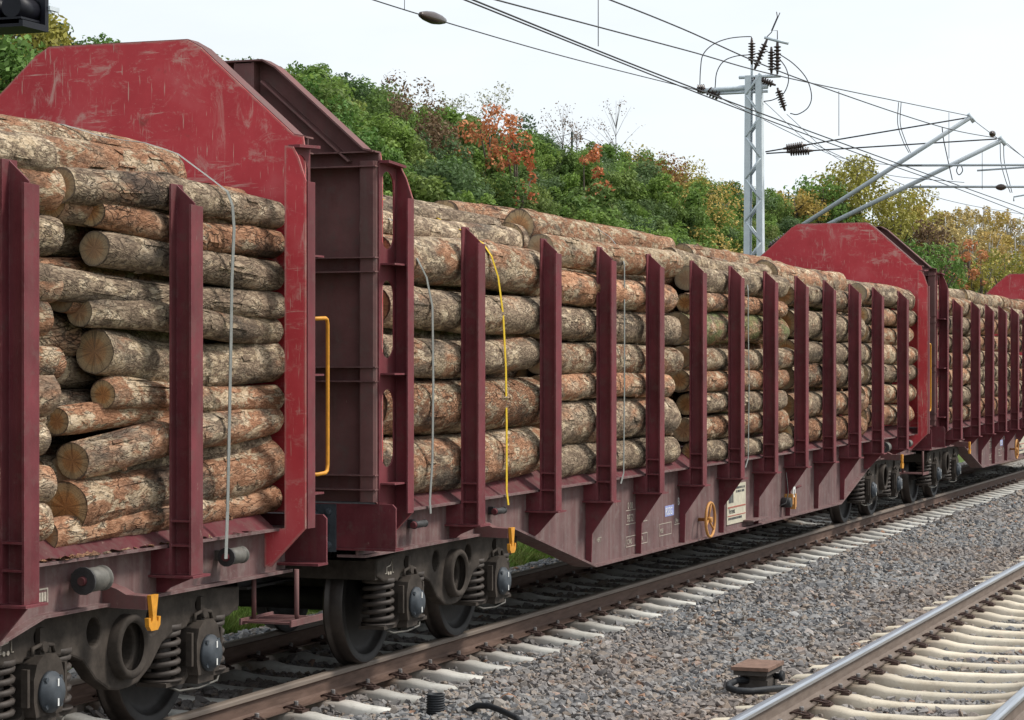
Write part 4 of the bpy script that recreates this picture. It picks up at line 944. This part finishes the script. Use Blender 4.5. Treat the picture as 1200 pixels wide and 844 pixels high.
strap('load_strap', [(24.723, -1.340, 1.079), (24.847, -1.336, 1.167), (24.884, -1.336, 1.985), (24.847, -1.336, 2.637), (24.847, -1.336, 3.009), (25.063, -1.260, 3.157), (25.2, -1.0, 3.345), (24.9, -.7, 3.425), (24.5, -.2, 3.42)], .030, 'strap_grey', 'grey webbing strap beside the sixth stake of the middle wagon')
strap('load_strap', [(32.0, -1.36, 1.05), (32.0, -1.335, 1.17), (32.0, -1.335, 2.4), (32.0, -1.335, 3.12), (31.9, -1.2, 3.30), (31.7, -.84, 3.375), (31.3, -.4, 3.39)], .030, 'strap_grey', 'grey webbing strap near the right end of the middle wagon')

# ================================================================== TRACKSIDE BOX AND CONDUIT
bx = empty('axle_counter_box', (16.98, -3.48, -.225)); bx.scale = (1.15, 1.0, 1.05); tag(bx, 'small rusty-lidded trackside box with black cable beside the shiny rail', 'trackside box')
simple('rusty_lid', (.20, .125, .095), .8, .2, 0, .3, 14, .2)
simple('box_grey', (.085, .075, .068), .75, .2, 0, .3, 12, .2)
b = MB().box(-.13, .13, -.11, .11, .0, .09).box(-.16, .16, -.13, .13, -.02, .035).box(-.12, .12, -.10, .10, .09, .13)
part('housing', b, 'box_grey', bx)
b = MB(); b.box(-.19, .20, -.125, .13, .13, .165); part('case', b, 'box_grey', bx)
b = MB().prism([(-.21, -.14), (.205, -.14), (.215, -.13), (.215, .145), (-.21, .145)], 'z', .1655, .190); part('lid', b, 'rusty_lid', bx)
b = MB().lathe([(.035, 0), (.035, .03), (.022, .032), (.022, .07)], (.06, -.18, .10), 'y', 12); part('gland', b, 'rubber', bx)
b = MB().tube([(-.13, .04, .09), (-.20, .10, .095), (-.30, .13, .08), (-.40, .10, .07), (-.44, .02, .06), (-.40, -.07, .055), (-.28, -.16, .055), (-.15, -.24, .05), (-.05, -.31, .03)], .024, 10); part('cable', b, 'rubber', bx)
cn = empty('conduit_end', (15.03, -1.69, -.21)); tag(cn, 'short upright ribbed black conduit end in the ballast', 'conduit')
b = MB(); prf = []
for k in range(9): prf += [(.058, k * .017), (.066, k * .017 + .004), (.066, k * .017 + .010), (.058, k * .017 + .014)]
prf += [(.05, .150), (.05, .02)]
b.lathe(prf, (0, 0, -.02), 'z', 18); part('ribbed_tube', b, 'rubber', cn)
b = MB().tube([(15.18, -1.84, -.27), (15.16, -1.88, -.205), (15.15, -1.95, -.165), (15.10, -2.06, -.155), (15.0, -2.2, -.17), (14.85, -2.36, -.19), (14.6, -2.5, -.20)], .022, 8)
tag(part('cable', b, 'rubber'), 'black cable arching out of the ballast beside the ribbed conduit', 'cable')

# ================================================================== CATENARY MAST, CANTILEVERS, WIRES
MX = 45.5
def onX(x, y, X=MX):
    k = (x - 600) / 2747; D = X * (S_ - k * C_) / (C_ + k * S_); d = X * C_ + D * S_
    return Vector((X, D + CAMY, CAMZ - (y - 426) * d / 2747))
def onY(x, y, Y):
    k = (x - 600) / 2747; D = Y - CAMY; X = D * (C_ + k * S_) / (S_ - k * C_); d = X * C_ + D * S_
    return Vector((X, Y, CAMZ - (y - 426) * d / 2747))
ms = empty('catenary_mast', (MX, 3.98, -.4)); tag(ms, 'pale grey lattice catenary mast behind the train carrying insulators', 'mast')
def ml(p): return Vector(p) - Vector((MX, 3.98, -.4))
for s in (-1, 1):
    leg = MB(); zt = 8.35
    for z0, z1 in ((0, zt),):
        yb, yt = .22 * s, .155 * s
        for (xa, xb_, ya, yb2) in ((-.09, .09, 0, .012 * s), (-.09, -.078, 0, -.11 * s), (.078, .09, 0, -.11 * s)):
            leg.add([(xa, yb + ya, 0), (xb_, yb + ya, 0), (xb_, yb + yb2, 0), (xa, yb + yb2, 0), (xa, yt + ya, zt), (xb_, yt + ya, zt), (xb_, yt + yb2, zt), (xa, yt + yb2, zt)], [(0, 3, 2, 1), (4, 5, 6, 7), (0, 1, 5, 4), (1, 2, 6, 5), (2, 3, 7, 6), (3, 0, 4, 7)])
    part('mast_leg', leg, 'galvanised', ms)
for side in (-.084, .084):
    lac = MB(); z = .4; k = 1
    while z < 8.0:
        h = .42; f0 = 1 - z / 8.35 * .3; f1 = 1 - (z + h) / 8.35 * .3
        lac.tube([(side, .20 * k * f0, z), (side, -.20 * k * f1, z + h)], .024, 4); z += h; k = -k
    part('lacing', lac, 'galvanised', ms)
def insulator(a, b, r=.07, n=7, parent=None, name='insulator', off=True):
    a = Vector(a); b = Vector(b); L_ = (b - a).length; mb = MB(); prf = [(.02, 0), (.028, L_ * .12)]
    for k in range(n):
        t_ = L_ * (.14 + .72 * k / n); prf += [(.03, t_), (r, t_ + L_ * .03), (r, t_ + L_ * .05), (.03, t_ + L_ * .07)]
    prf += [(.028, L_ * .88), (.02, L_)]
    mb.lathe(prf, (0, 0, 0), 'z', 10)
    o = part(name, mb, 'insulator_brown', parent, a); o.rotation_euler = (b - a).to_track_quat('Z', 'Y').to_euler(); return o
def smooth(pts, k=6):
    P = [Vector(p) for p in pts]
    if len(P) < 3: return P
    Q = [P[0] * 2 - P[1]] + P + [P[-1] * 2 - P[-2]]; out_ = []
    for i in range(1, len(Q) - 2):
        for j in range(k):
            t_ = j / k; a, b, c, d = Q[i - 1], Q[i], Q[i + 1], Q[i + 2]
            out_.append(.5 * ((2 * b) + (c - a) * t_ + (2 * a - 5 * b + 4 * c - d) * t_ ** 2 + (3 * b - a - 3 * c + d) * t_ ** 3))
    return out_ + [P[-1]]
def rod(name, pts, r, mat, parent, seg=6):
    if name in ('jumper_cable', 'hanger'): pts = smooth(pts); r *= .75
    return part(name, MB().tube(pts, r, seg), mat, parent)
# head of the mast
rod('cross_beam', [ml(onX(900, 101)), ml(onX(822, 107))], .055, 'galvanised', ms, 4)
rod('cross_beam', [ml(onX(900, 107)), ml(onX(838, 110))], .03, 'galvanised', ms, 4)
rod('platform', [ml(onX(866, 91)), ml(onX(915, 89))], .035, 'galvanised', ms, 4)
rod('switch_post', [ml(onX(881, 92)), ml(onX(881, 76))], .025, 'galvanised', ms)
for a, b in (((881, 76), (881, 45)), ((884, 82), (899, 46)), ((904, 87), (904, 55)), ((911, 87), (911, 47)), ((884, 90), (890, 108)), ((884, 91), (909, 100)), ((911, 103), (920, 130))):
    insulator(ml(onX(*a)), ml(onX(*b)), .075, 7, ms)
for a, b in (((827, 104), (815, 105)), ((828, 105), (846, 116))): insulator(ml(onX(*a)), ml(onX(*b)), .10, 4, ms)
rod('bus_bar', [ml(onX(896, 44)), ml(onX(911, 48)), ml(onX(924, 51))], .03, 'galvanised', ms)
rod('lightning_horn', [ml(onX(898, 44)), ml(onX(904, 38)), ml(onX(914, 15))], .010, 'wire_dark', ms)
rod('lightning_horn', [ml(onX(911, 48)), ml(onX(911, 36)), ml(onX(904, 36)), ml(onX(911, 20)), ml(onX(910, 14))], .010, 'wire_dark', ms)
for pts in ([(820, 103), (821, 80), (824, 64), (836, 52), (855, 45), (878, 43), (881, 45)], [(838, 103), (840, 85), (848, 72), (862, 66), (880, 64), (900, 60)], [(911, 62), (930, 75), (945, 92), (951, 112), (947, 126), (935, 134), (926, 133)], [(911, 66), (921, 80), (924, 95), (918, 110), (906, 117), (895, 119)]):
    rod('jumper_cable', [ml(onX(*p)) for p in pts], .014, 'wire_dark', ms)
# two cantilevers swung over the track
for i, (a, b, t0, t1, hz, lab) in enumerate((((900, 290), (1138, 137), (897, 178), (1134, 138), ((1047, 194), (1290, 193)), 'left of two grey cantilever tubes reaching from the mast over the train'),
                                          ((893, 301), (1175, 164), (898, 180), (1168, 163), ((1062, 219), (1290, 219)), 'right of two grey cantilever tubes reaching from the mast over the train'))):
    X = MX + (-.10, .30)[i]
    A0, B0 = onX(*a, X), onX(*b, X)
    ca = empty('cantilever', A0); tag(ca, lab, 'cantilever', 'cantilevers on the mast')
    L0 = lambda p: Vector(p) - A0
    rod('tube', [L0(A0 + (B0 - A0) * .10), L0(B0)], .045, 'tube_grey', ca, 10)
    insulator(L0(A0), L0(A0 + (B0 - A0) * .11), .075, 6, ca)
    T0, T1 = onX(*t0, X), onX(*t1, X)
    rod('tie_rod', [L0(T0), L0(T0 + (T1 - T0) * .10)], .014, 'wire_dark', ca); insulator(L0(T0 + (T1 - T0) * .09), L0(T0 + (T1 - T0) * .21), .085, 8, ca)
    rod('tie_rod', [L0(T0 + (T1 - T0) * .20), L0(T1)], .014, 'wire_dark', ca)
    rod('register_tube', [L0(onX(*hz[0], X)), L0(onX(*hz[1], X))], .024, 'tube_grey', ca, 8)
    rod('clamp', [L0(B0 + Vector((-.03, .05, .06))), L0(B0 + Vector((.03, -.05, -.10)))], .045, 'galvanised', ca)
    if i == 0: rod('steady_arm', [L0(onX(1145, 200, X)), L0(onX(1290, 190, X))], .018, 'tube_grey', ca, 6)
    else:
        rod('steady_arm', [L0(onX(1188, 236, X)), L0(onX(1188, 231, X)), L0(onX(1215, 226, X))], .016, 'tube_grey', ca, 6)
    # twin jumper loops
    for q in range(2):
        pp = [[(1053 + 3 * q, 120), (1052 + 3 * q, 145), (1058 + 3 * q, 165), (1065 + 2 * q, 179)], [(1172 + 4 * q, 168), (1173 + 4 * q, 190), (1178 + 4 * q, 210), (1184 + 2 * q, 226)]][i]
        rod('jumper_cable', [L0(onX(*p, X)) for p in pp], .011, 'wire_dark', ca)
    rod('hanger', [L0(onX(*p, X)) for p in ([(1104, 149), (1106, 165), (1112, 193), (1116, 211)], [(1124, 192), (1121, 200), (1124, 205), (1128, 200), (1126, 193)])[i]], .014, 'wire_dark', ca)
# wires running along the track
def wire(pts, r, label, grp='overhead wires'):
    return tag(part('overhead_wire', MB().tube(smooth(pts, 10), r * .85, 5), 'wire_dark'), label, 'wire', grp)
wire([onY(480, -30, .05), onY(820, 106, .05), onY(1100, 209, .05), onY(1260, 266, .05)], .011, 'upper of two close contact wires crossing the sky above the middle wagon')
wire([onY(485, -24, .2), onY(820, 110, .2), onY(1000, 178, .2), onY(1140, 228, .2), onY(1260, 275, .2)], .010, 'lower of two close contact wires crossing the sky above the middle wagon')
wire([onY(400, -12, 5.1), onY(505, 21, 5.1), onY(660, 66, 5.1), onX(818, 106)], .011, 'feeder wire carrying the dark oval insulator in the sky')
wire([onX(846, 116), onY(950, 167, 4.6), onY(1067, 220, 4.2), onY(1133, 240, 4.0), onY(1230, 256, 3.8)], .010, 'sagging feeder wire leaving the mast towards the right')
wire([onY(540, -11, -.55), onY(800, 58, -.58), onY(930, 93, -.6), onX(1136, 136, MX - .1)], .009, 'carrier wire ending at the tip of the left cantilever')
wire([onY(640, -28, -1.2), onY(715, 0, -1.2), onY(800, 34, -1.2), onY(930, 90, -1.2), onY(1100, 148, -1.2), onX(1173, 163, MX + .3)], .009, 'carrier wire ending at the tip of the right cantilever')
wire([onX(1138, 137, MX - .1), onY(1162, 157, -.55), onY(1290, 250, -.5)], .008, 'carrier wire descending right from the left cantilever tip')
wire([onX(1175, 164, MX + .3), onY(1215, 197, -1.15), onY(1290, 255, -1.1)], .008, 'carrier wire descending right from the right cantilever tip')
wire([onX(895, 119), onY(960, 175, 3.5), onY(1030, 192, 1.5), onX(1126, 193, MX)], .007, 'thin cable sagging from the mast to the register tube')
wire([onX(922, 134), onY(980, 185, 2.8), onY(1040, 205, 1.4), onX(1130, 214, MX)], .007, 'thin cable hanging from the lower mast insulator')
for (a, b, Y, lab) in (((701, -4), (700, 54), -.3, 'thin dropper hanging above the middle wagon left of the mast'), ((983, 107), (987, 161), -.6, 'thin dropper right of the mast'), ((474, -6), (475, 12), 4.9, 'short dropper by the oval insulator'), ((1112, 132), (1121, 190), -.6, 'thin dropper beside the left cantilever tip'), ((1151, 177), (1160, 226), -1.2, 'thin dropper under the right cantilever')):
    p, q = onY(*a, Y), onY(*b, Y); q.x = p.x
    wire([p, q], .006, lab, 'droppers')
def egg(c, r, l, ax, lab):
    mb = MB().lathe([(.02, -l), (r * .5, -l * .92), (r * .85, -l * .55), (r, -l * .2), (r * 1.05, 0), (r, l * .2), (r * .85, l * .55), (r * .5, l * .92), (.02, l)], (0, 0, 0), 'x', 14)
    o = part('wire_insulator', mb, 'insulator_brown', None, c); o.rotation_euler = ax; tag(o, lab, 'insulator', 'insulators in the wires')
egg(onY(507, 21, 5.1), .085, .48, (0, R(-2), 0), 'dark oval insulator in the feeder wire at top centre')
egg(onY(1163, 157, -.55), .062, .16, (0, 0, 0), 'small dark round insulator beyond the left cantilever tip')
egg(onX(1173, 219.5, MX + .3), .062, .10, (0, 0, R(90)), 'small dark round insulator on the lower register tube')

# ---- signal head at the upper left
sg = empty('rail_signal', (18.6, 4.75, -.4)); tag(sg, 'black railway signal head hanging into the top left corner', 'signal')
def sl(p): return Vector(p) - Vector((18.6, 4.75, -.4))
part('post', MB().tube([(-.3, .3, 0), (-.3, .3, 6.9)], .07, 10), 'galvanised', sg)
p0 = sl(onY(57, 38, 4.0))
hb = MB(); hb.box(p0.x - .04, p0.x, p0.y, p0.y + .9, p0.z, p0.z + 1.5).box(p0.x - .45, p0.x - .04, p0.y, p0.y + .04, p0.z, p0.z + .06).box(p0.x - .45, p0.x - .04, p0.y + .04, p0.y + .9, p0.z, p0.z + .03)
hb.box(p0.x - .06, p0.x - .041, p0.y + .0, p0.y + .05, p0.z + .06, p0.z + 1.5)
part('housing', hb, 'signal_black', sg)
for k, yy in enumerate((.16, .42, .68)):
    part('lamp_hood', MB().lathe([(.10, -.34), (.11, -.34), (.115, 0), (.07, .0)], (p0.x - .05, p0.y + yy, p0.z + .20), 'x', 16), 'signal_black', sg)
part('bracket', MB().box(p0.x - .01, p0.x + .16, p0.y - .02, p0.y + .02, p0.z + .21, p0.z + .25).box(p0.x, p0.x + .05, p0.y, p0.y + .03, p0.z + .18, p0.z + .28), 'galvanised', sg)
part('shelf', MB().box(p0.x - .40, p0.x - .06, p0.y + .05, p0.y + .88, p0.z + .08, p0.z + .10), 'signal_black', sg)

# ================================================================== VEGETATION
def leaves(centers, radii, n, size, seed, up=.3, flat=1.0, shell=.55):
    rg = np.random.default_rng(seed); centers = np.asarray(centers, float); radii = np.asarray(radii, float)
    wts = radii ** 2; wts = wts / wts.sum(); k = rg.choice(len(centers), n, p=wts)
    d = rg.normal(size=(n, 3)); d /= np.linalg.norm(d, axis=1, keepdims=True)
    rad = radii[k] * (1 - shell * rg.random(n) ** 1.6)
    P = centers[k] + d * rad[:, None] * np.array([1, 1, flat])
    nr = d * .6 + rg.normal(size=(n, 3)) * .55 + np.array([0, 0, up]); nr /= np.linalg.norm(nr, axis=1, keepdims=True)
    a = np.cross(nr, rg.normal(size=(n, 3))); a /= np.linalg.norm(a, axis=1, keepdims=True); b = np.cross(nr, a)
    s = size * rg.uniform(.6, 1.35, n)[:, None]
    return np.stack([P - a * s * .75, P - b * s * .42, P + a * s * .75, P + b * s * .42], 1)
def blobs(seed, n, R_, H, lo=.25, hi=.5):
    rg = random.Random(seed); c = []; r = []
    for _ in range(n):
        a = rg.uniform(0, 6.283); q = R_ * math.sqrt(rg.random()) * .85; z = H * rg.uniform(.12, .88) * (1 - .35 * (q / R_) ** 2)
        c.append((q * math.cos(a), q * math.sin(a), z)); r.append(R_ * rg.uniform(lo, hi))
    return c, r
scrub = []
for i in range(7):
    c, r = blobs(300 + i, (16, 11, 20, 14, 22, 9, 13)[i], 1.0, (1.5, 1.6, 1.3, 1.5, 1.2, 1.7, 1.4)[i], .17, .40)
    scrub.append(quads_mesh('scrub_clump', leaves(c, r, (2300, 1700, 2600, 2000, 2800, 1500, 2300)[i], (.075, .095, .06, .07, .055, .09, .08)[i], 400 + i, .5), ('leaf_scrub', 'leaf_scrub', 'leaf_bright', 'leaf_sage', 'leaf_scrub', 'leaf_bright', 'leaf_scrub')[i]))
def ground_z(X, Y):
    p = prof
    for (a, b) in zip(p[:-1], p[1:]):
        if a[0] <= Y <= b[0]:
            z = a[1] + (b[1] - a[1]) * (Y - a[0]) / (b[0] - a[0]); break
    if 7 < Y < 25: z += .35 * math.sin(X * .21 + Y) + .25 * math.sin(X * .57 + 2 * Y)
    return z
P = []; Sx = []
for X in np.arange(40, 205, .80):
    for Y in np.arange(7.5, 22.3, .85):
        x = X + NR.uniform(-.5, .5); y = Y + NR.uniform(-.5, .5); z = ground_z(x, y)
        u, v_ = px(x, y, z + 1)
        if u < 230 or u > 1260 or v_ > 440: continue
        s = NR.choice([.6, .8, 1.0, 1.15, 1.45], p=[.15, .25, .3, .2, .1]) * NR.uniform(.9, 1.1) * (1 + .35 * max(0, math.sin(x * .33) * math.sin(y * .7 + x * .1)))
        s *= .74
        if y > 19: s *= .8
        P.append((x, y, z - .12)); Sx.append((s, s, s * NR.uniform(.8, 1.15)))
P = np.array(P); Sx = np.array(Sx); k = len(P)
scatter('hillside_scrub', P, np.column_stack([NR.uniform(-.2, .2, k), NR.uniform(-.2, .2, k), NR.uniform(0, 6.28, k)]), Sx, NR.integers(0, 7, k), scrub, 'dense green bramble and scrub covering the embankment', 'scrub')
# grass strip beyond the track
bl = np.zeros((260, 4, 3)); rg = np.random.default_rng(5)
for i in range(260):
    a = rg.uniform(0, 6.28); q = .16 * math.sqrt(rg.random()); x, y = q * math.cos(a), q * math.sin(a); h = rg.uniform(.05, .15); wd = .006; t_ = rg.uniform(0, 6.28); le = rg.normal(0, .05, 2)
    dx, dy = wd * math.cos(t_), wd * math.sin(t_)
    bl[i] = [(x - dx, y - dy, 0), (x + dx, y + dy, 0), (x + le[0] + dx * .3, y + le[1] + dy * .3, h), (x + le[0] - dx * .3, y + le[1] - dy * .3, h)]
tuft = quads_mesh('grass_tuft', bl, 'grass_blade')
n = 9000; X = NR.uniform(18, 62, n); Y = NR.uniform(2.55, 7.6, n); Z = np.array([ground_z(a, b) for a, b in zip(X, Y)]) - .01
s = NR.uniform(.6, 1.5, n) * np.clip((Y - 2.5) / .5, .35, 1)
scatter('trackside_grass', np.column_stack([X, Y, Z]), np.column_stack([np.zeros(n), np.zeros(n), NR.uniform(0, 6.28, n)]), np.repeat(s[:, None], 3, 1), np.zeros(n), [tuft], 'short green grass strip between ballast and embankment', 'grass')
# individual shrubs and trees
def place(x, y, Y):
    p = onY(x, y, Y); return p.x, p.z
def shrub(name, x, Y, w_, h, mat, n, leaf, label, group='shrubs standing out on the embankment', nb=16, z=None, seed=0, lo=.25, hi=.42, stem='trunk_bark'):
    z = ground_z(x, Y) if z is None else z
    root = empty(name, (x, Y, z)); tag(root, label, 'shrub', group)
    c, r = blobs(seed + 900, nb, w_, h, lo, hi)
    ob('crown', quads_mesh('crown', leaves(c, r, n, leaf, seed + 950, .3), mat), root)
    tr = MB(); rg = random.Random(seed)
    for k in range(5):
        q = c[rg.randrange(len(c))]; tr.tube([(rg.uniform(-.06, .06), rg.uniform(-.06, .06), -.3), (q[0] * .4, q[1] * .4, q[2] * .5), q], [.05, .035, .012], 6)
    part('trunk', tr, stem, root); return root
def at(xp, yp, Y, base=None):
    p = onY(xp, yp, Y); return p
def ground_at(xp, Y):
    return onY(xp, 400, Y).x
shrub('sumac_shrub', ground_at(577, 15.3), 15.3, 1.25, 3.5, 'leaf_red', 1200, .085, 'tall orange-red leaved shrub on the embankment crest left of centre', seed=1, lo=.14, hi=.26, nb=22)
shrub('sumac_shrub', ground_at(606, 14.6), 14.6, .8, 2.6, 'leaf_red', 500, .08, 'smaller red shrub just right of the tall orange-red one', seed=2, lo=.16, hi=.3)
shrub('sumac_shrub', ground_at(684, 16.4), 16.4, 1.0, 2.9, 'leaf_red', 850, .09, 'sparse red shrub near the crest at picture centre', seed=3, lo=.14, hi=.24)
shrub('sumac_shrub', ground_at(692, 12.6), 12.6, .9, 2.3, 'leaf_red', 520, .09, 'low scattered red shrub half way down the slope', seed=4, lo=.12, hi=.2)
shrub('brown_bush', ground_at(482, 17.0), 17.0, 1.25, 3.0, 'leaf_brown', 2600, .07, 'withered brown bush on the crest behind the maroon end wall', seed=5)
shrub('brown_bush', ground_at(748, 18.6), 18.6, 2.2, 2.7, 'leaf_rust', 3600, .075, 'rust-brown bush on the crest right of centre', seed=6)
shrub('golden_bush', ground_at(788, 18.8), 18.8, 2.3, 2.7, 'leaf_olive', 3200, .075, 'olive-gold bush on the crest beside the rust-brown one', seed=7)
shrub('golden_bush', ground_at(815, 16.0), 16.0, 2.0, 2.6, 'leaf_gold', 2600, .075, 'yellow bush on the upper slope left of the mast', seed=8)
shrub('golden_bush', ground_at(836, 14.2), 14.2, 1.5, 2.4, 'leaf_gold', 1400, .075, 'small yellow bush below the larger one left of the mast', seed=9)
shrub('green_bush', ground_at(380, 15.5), 15.5, 1.3, 2.3, 'leaf_green', 3000, .08, 'fresh green bush close behind the maroon end wall', seed=10)
shrub('dark_bush', ground_at(760, 10.6), 10.6, 2.0, 2.4, 'leaf_scrub', 4200, .08, 'big grey-green bush low on the slope at picture centre', seed=11)
# small trees along the crest
for i, (xp, yp, Y, w_, mat, n_, lab) in enumerate(((375, 78, 20, .60, 'leaf_dark', 1100, 'first small round tree on the crest from the left'), (404, 84, 20, .75, 'leaf_dark', 1300, 'second small round tree on the crest from the left'), (437, 97, 20.5, .50, 'leaf_dark', 800, 'third and slimmest small tree on the crest'),
        (466, 86, 20, 1.0, 'leaf_brown', 1500, 'dark bronze tree rising above the brown bush'), (506, 114, 20.5, .45, 'leaf_dark', 700, 'tiny dark tree right of the brown bush'), (618, 128, 20, .95, 'leaf_dark', 1300, 'dark pointed tree right of the orange-red shrub'), (338, 68, 20, .60, 'leaf_green', 900, 'green treetop peeking over the maroon gable'),
        (691, 163, 20, .50, 'leaf_dark', 700, 'small dark tree right of the sparse red shrub'), (712, 167, 20, .70, 'leaf_green', 900, 'low green tree left of the rust-brown bush'))):
    p = onY(xp, yp, Y); z0 = ground_z(p.x, Y); h = p.z - z0
    rt = shrub('crest_tree', p.x, Y, w_, h, mat, n_, .075, lab, 'small trees along the crest', 12, z0, 40 + i, .32, .5); rt['category'] = 'tree'
for i, (xp, yp, Y, hh, lab) in enumerate(((530, 115, 20.5, 0, 'pale thin-leaved birch on the crest left of the orange shrub'), (580, 103, 20.5, 0, 'pale airy birch directly behind the orange shrub'), (660, 125, 20.5, 0, 'nearly bare sapling on the crest at picture centre'), (722, 118, 20, 0, 'tall bare twiggy sapling on the crest right of centre'), (676, 142, 20.5, 0, 'short bare sapling between the two taller ones'))):
    p = onY(xp, yp, Y); z0 = ground_z(p.x, Y); h = p.z - z0; rg = random.Random(60 + i)
    root = empty('sapling', (p.x, Y, z0)); tag(root, lab, 'tree', 'thin saplings along the crest')
    tr = MB(); cs = []
    for k in range(16):
        a = rg.uniform(0, 6.28); f0 = rg.uniform(.3, .9); q = (1 - f0) * h * .5 + .18
        e_ = (q * math.cos(a), q * math.sin(a), h * min(1, f0 + rg.uniform(.1, .3)))
        tr.tube([(0, 0, h * f0 * .8), (e_[0] * .5, e_[1] * .5, (h * f0 * .8 + e_[2]) / 2 + .05), e_], [.010, .006, .003], 4); cs.append(e_); cs.append((e_[0] * .6, e_[1] * .6, e_[2] * .9))
    tr.tube([(0, 0, -.3), (.03, .02, h * .5), (0, 0, h)], [.024, .014, .004], 5); part('trunk', tr, 'trunk_bark', root)
    ob('crown', quads_mesh('crown', leaves(cs, [.22] * len(cs), 620 if i < 2 else (260 if i != 3 else 130), .055, 70 + i, .2), 'leaf_pale' if i < 2 else 'leaf_brown'), root)
def tree(name, x, Y, z0, h, w_, mat, n_, leaf, label, group, seed, trunk='trunk_bark', low=.25, nb=40, hi=.30, cat='tree'):
    root = empty(name, (x, Y, z0)); tag(root, label, cat, group); rg = random.Random(seed)
    tr = MB(); cs = []; rs = []
    tr.tube([(0, 0, -.4), (rg.uniform(-.1, .1), rg.uniform(-.1, .1), h * .4), (rg.uniform(-.2, .2), 0, h * .92)], [w_ * .055 + .06, w_ * .04 + .04, .02], 8)
    for k in range(nb):
        f0 = rg.uniform(low, .98); a = rg.uniform(0, 6.28); env = w_ * math.sqrt(max(.04, 1 - ((f0 - .55) / .5) ** 2)); q = env * rg.uniform(.25, .95)
        c = (q * math.cos(a), q * math.sin(a), h * f0 * .96); cs.append(c); rs.append(w_ * rg.uniform(.16, hi))
        if k % 2 == 0: tr.tube([(0, 0, c[2] * .55 + h * .05), (c[0] * .5, c[1] * .5, c[2] * .8), c], [.06, .035, .012], 5)
    part('trunk', tr, trunk, root)
    ob('crown', quads_mesh('crown', leaves(cs, rs, n_, leaf, seed + 5, .3), mat), root); return root
gT = 'trees at the right end of the embankment'
def tr_px(xp, ytop, Y, w_, mat, n_, leaf, label, seed, name='tree', **kw):
    p = onY(xp, ytop, Y); z0 = ground_z(p.x, min(Y, 24)); tree(name, p.x, Y, z0, p.z - z0, w_, mat, n_, leaf, label, gT, seed, **kw)
tr_px(1005, 188, 15.5, 3.1, 'leaf_olive', 7000, .13, 'large round yellow-green oak rising right of the mast', 201, 'oak_tree', nb=60)
tr_px(965, 212, 16.5, 2.0, 'leaf_green', 3000, .12, 'green tree left of the large yellow-green oak', 202)
tr_px(1055, 222, 15, 2.3, 'leaf_olive', 3600, .12, 'olive tree right of the large yellow-green oak', 203)
tr_px(930, 228, 17.5, 1.6, 'leaf_gold', 2200, .11, 'small orange-gold tree between mast and oak', 204)
tr_px(1088, 262, 13, 2.0, 'leaf_brown', 3000, .12, 'dull brown tree above the red end panel of the middle wagon', 205)
tr_px(1098, 282, 10, 1.7, 'leaf_green', 3400, .11, 'fresh green bush-like tree right of the red end panel', 206)
tr_px(1136, 276, 9.5, 1.2, 'leaf_red', 1700, .11, 'bright orange-red tree above the farthest wagon', 207, hi=.26)
tr_px(1178, 288, 8.6, 1.7, 'leaf_olive', 3200, .10, 'yellow-leaved tree at the right edge above the farthest wagon', 208)
tr_px(1148, 300, 9, 1.3, 'leaf_olive', 2200, .10, 'olive tree under the orange-red one', 209)
tr_px(1060, 285, 11, 1.5, 'leaf_green', 2400, .11, 'dark green tree beside the sloping edge of the red panel', 210)
for i, (xp, yt, Y) in enumerate(((1075, 243, 17), (1092, 240, 19), (1108, 248, 18), (1124, 240, 20), (1138, 246, 17), (1152, 240, 19), (1166, 248, 17), (1180, 243, 19), (1196, 249, 18), (1212, 246, 18), (1116, 262, 14), (1160, 266, 13), (1190, 270, 13))):
    tr_px(xp, yt, Y, 1.5, 'leaf_straw' if i % 3 else 'leaf_gold', 1900, .12, '%s straw-coloured birch from the left in the wood at the right' % (['first', 'second', 'third', 'fourth', 'fifth', 'sixth', 'seventh', 'eighth', 'ninth', 'tenth', 'eleventh', 'twelfth', 'thirteenth'][sorted(range(13), key=lambda q: (1075, 1092, 1108, 1124, 1138, 1152, 1166, 1180, 1196, 1212, 1116, 1160, 1190)[q]).index(i)]), 220 + i, 'birch_tree', trunk='birch_trunk', low=.3, nb=34, hi=.24)
# trees at the upper left
tr_px(18, 20, 15, 1.6, 'leaf_olive', 6500, .085, 'yellowing tree below the black signal head', 240, hi=.32)
tr_px(-12, 55, 13.5, 1.6, 'leaf_green', 5000, .085, 'bright green tree at the left edge beside the red panel', 241)
tr_px(52, 32, 18, .9, 'leaf_dark', 1500, .075, 'slim dark tree behind the corner of the red panel', 242)
tr_px(112, 44, 19, .7, 'leaf_green', 900, .07, 'treetop just showing over the red panel edge', 243)
# crest fence
fe = empty('crest_fence', (0, 20.9, 0)); tag(fe, 'thin wire fence with dark posts along the embankment crest', 'fence')
fp = MB().box(-.04, .04, -.03, .03, -.5, 1.35).mesh('post', 'fence_green')
fx = list(np.arange(63, 118, 3.4))
for x in fx: ob('post', fp, fe, (x, 0, ground_z(x, 20.9)))
for h in (.8, 1.28):
    part('fence_wire', MB().tube([(x, 0, ground_z(x, 20.9) + h) for x in fx], .012, 4), 'wire_dark', fe)
for o in bpy.data.objects:
    if o.type == 'EMPTY' and o.parent is None: o.empty_display_size = .1
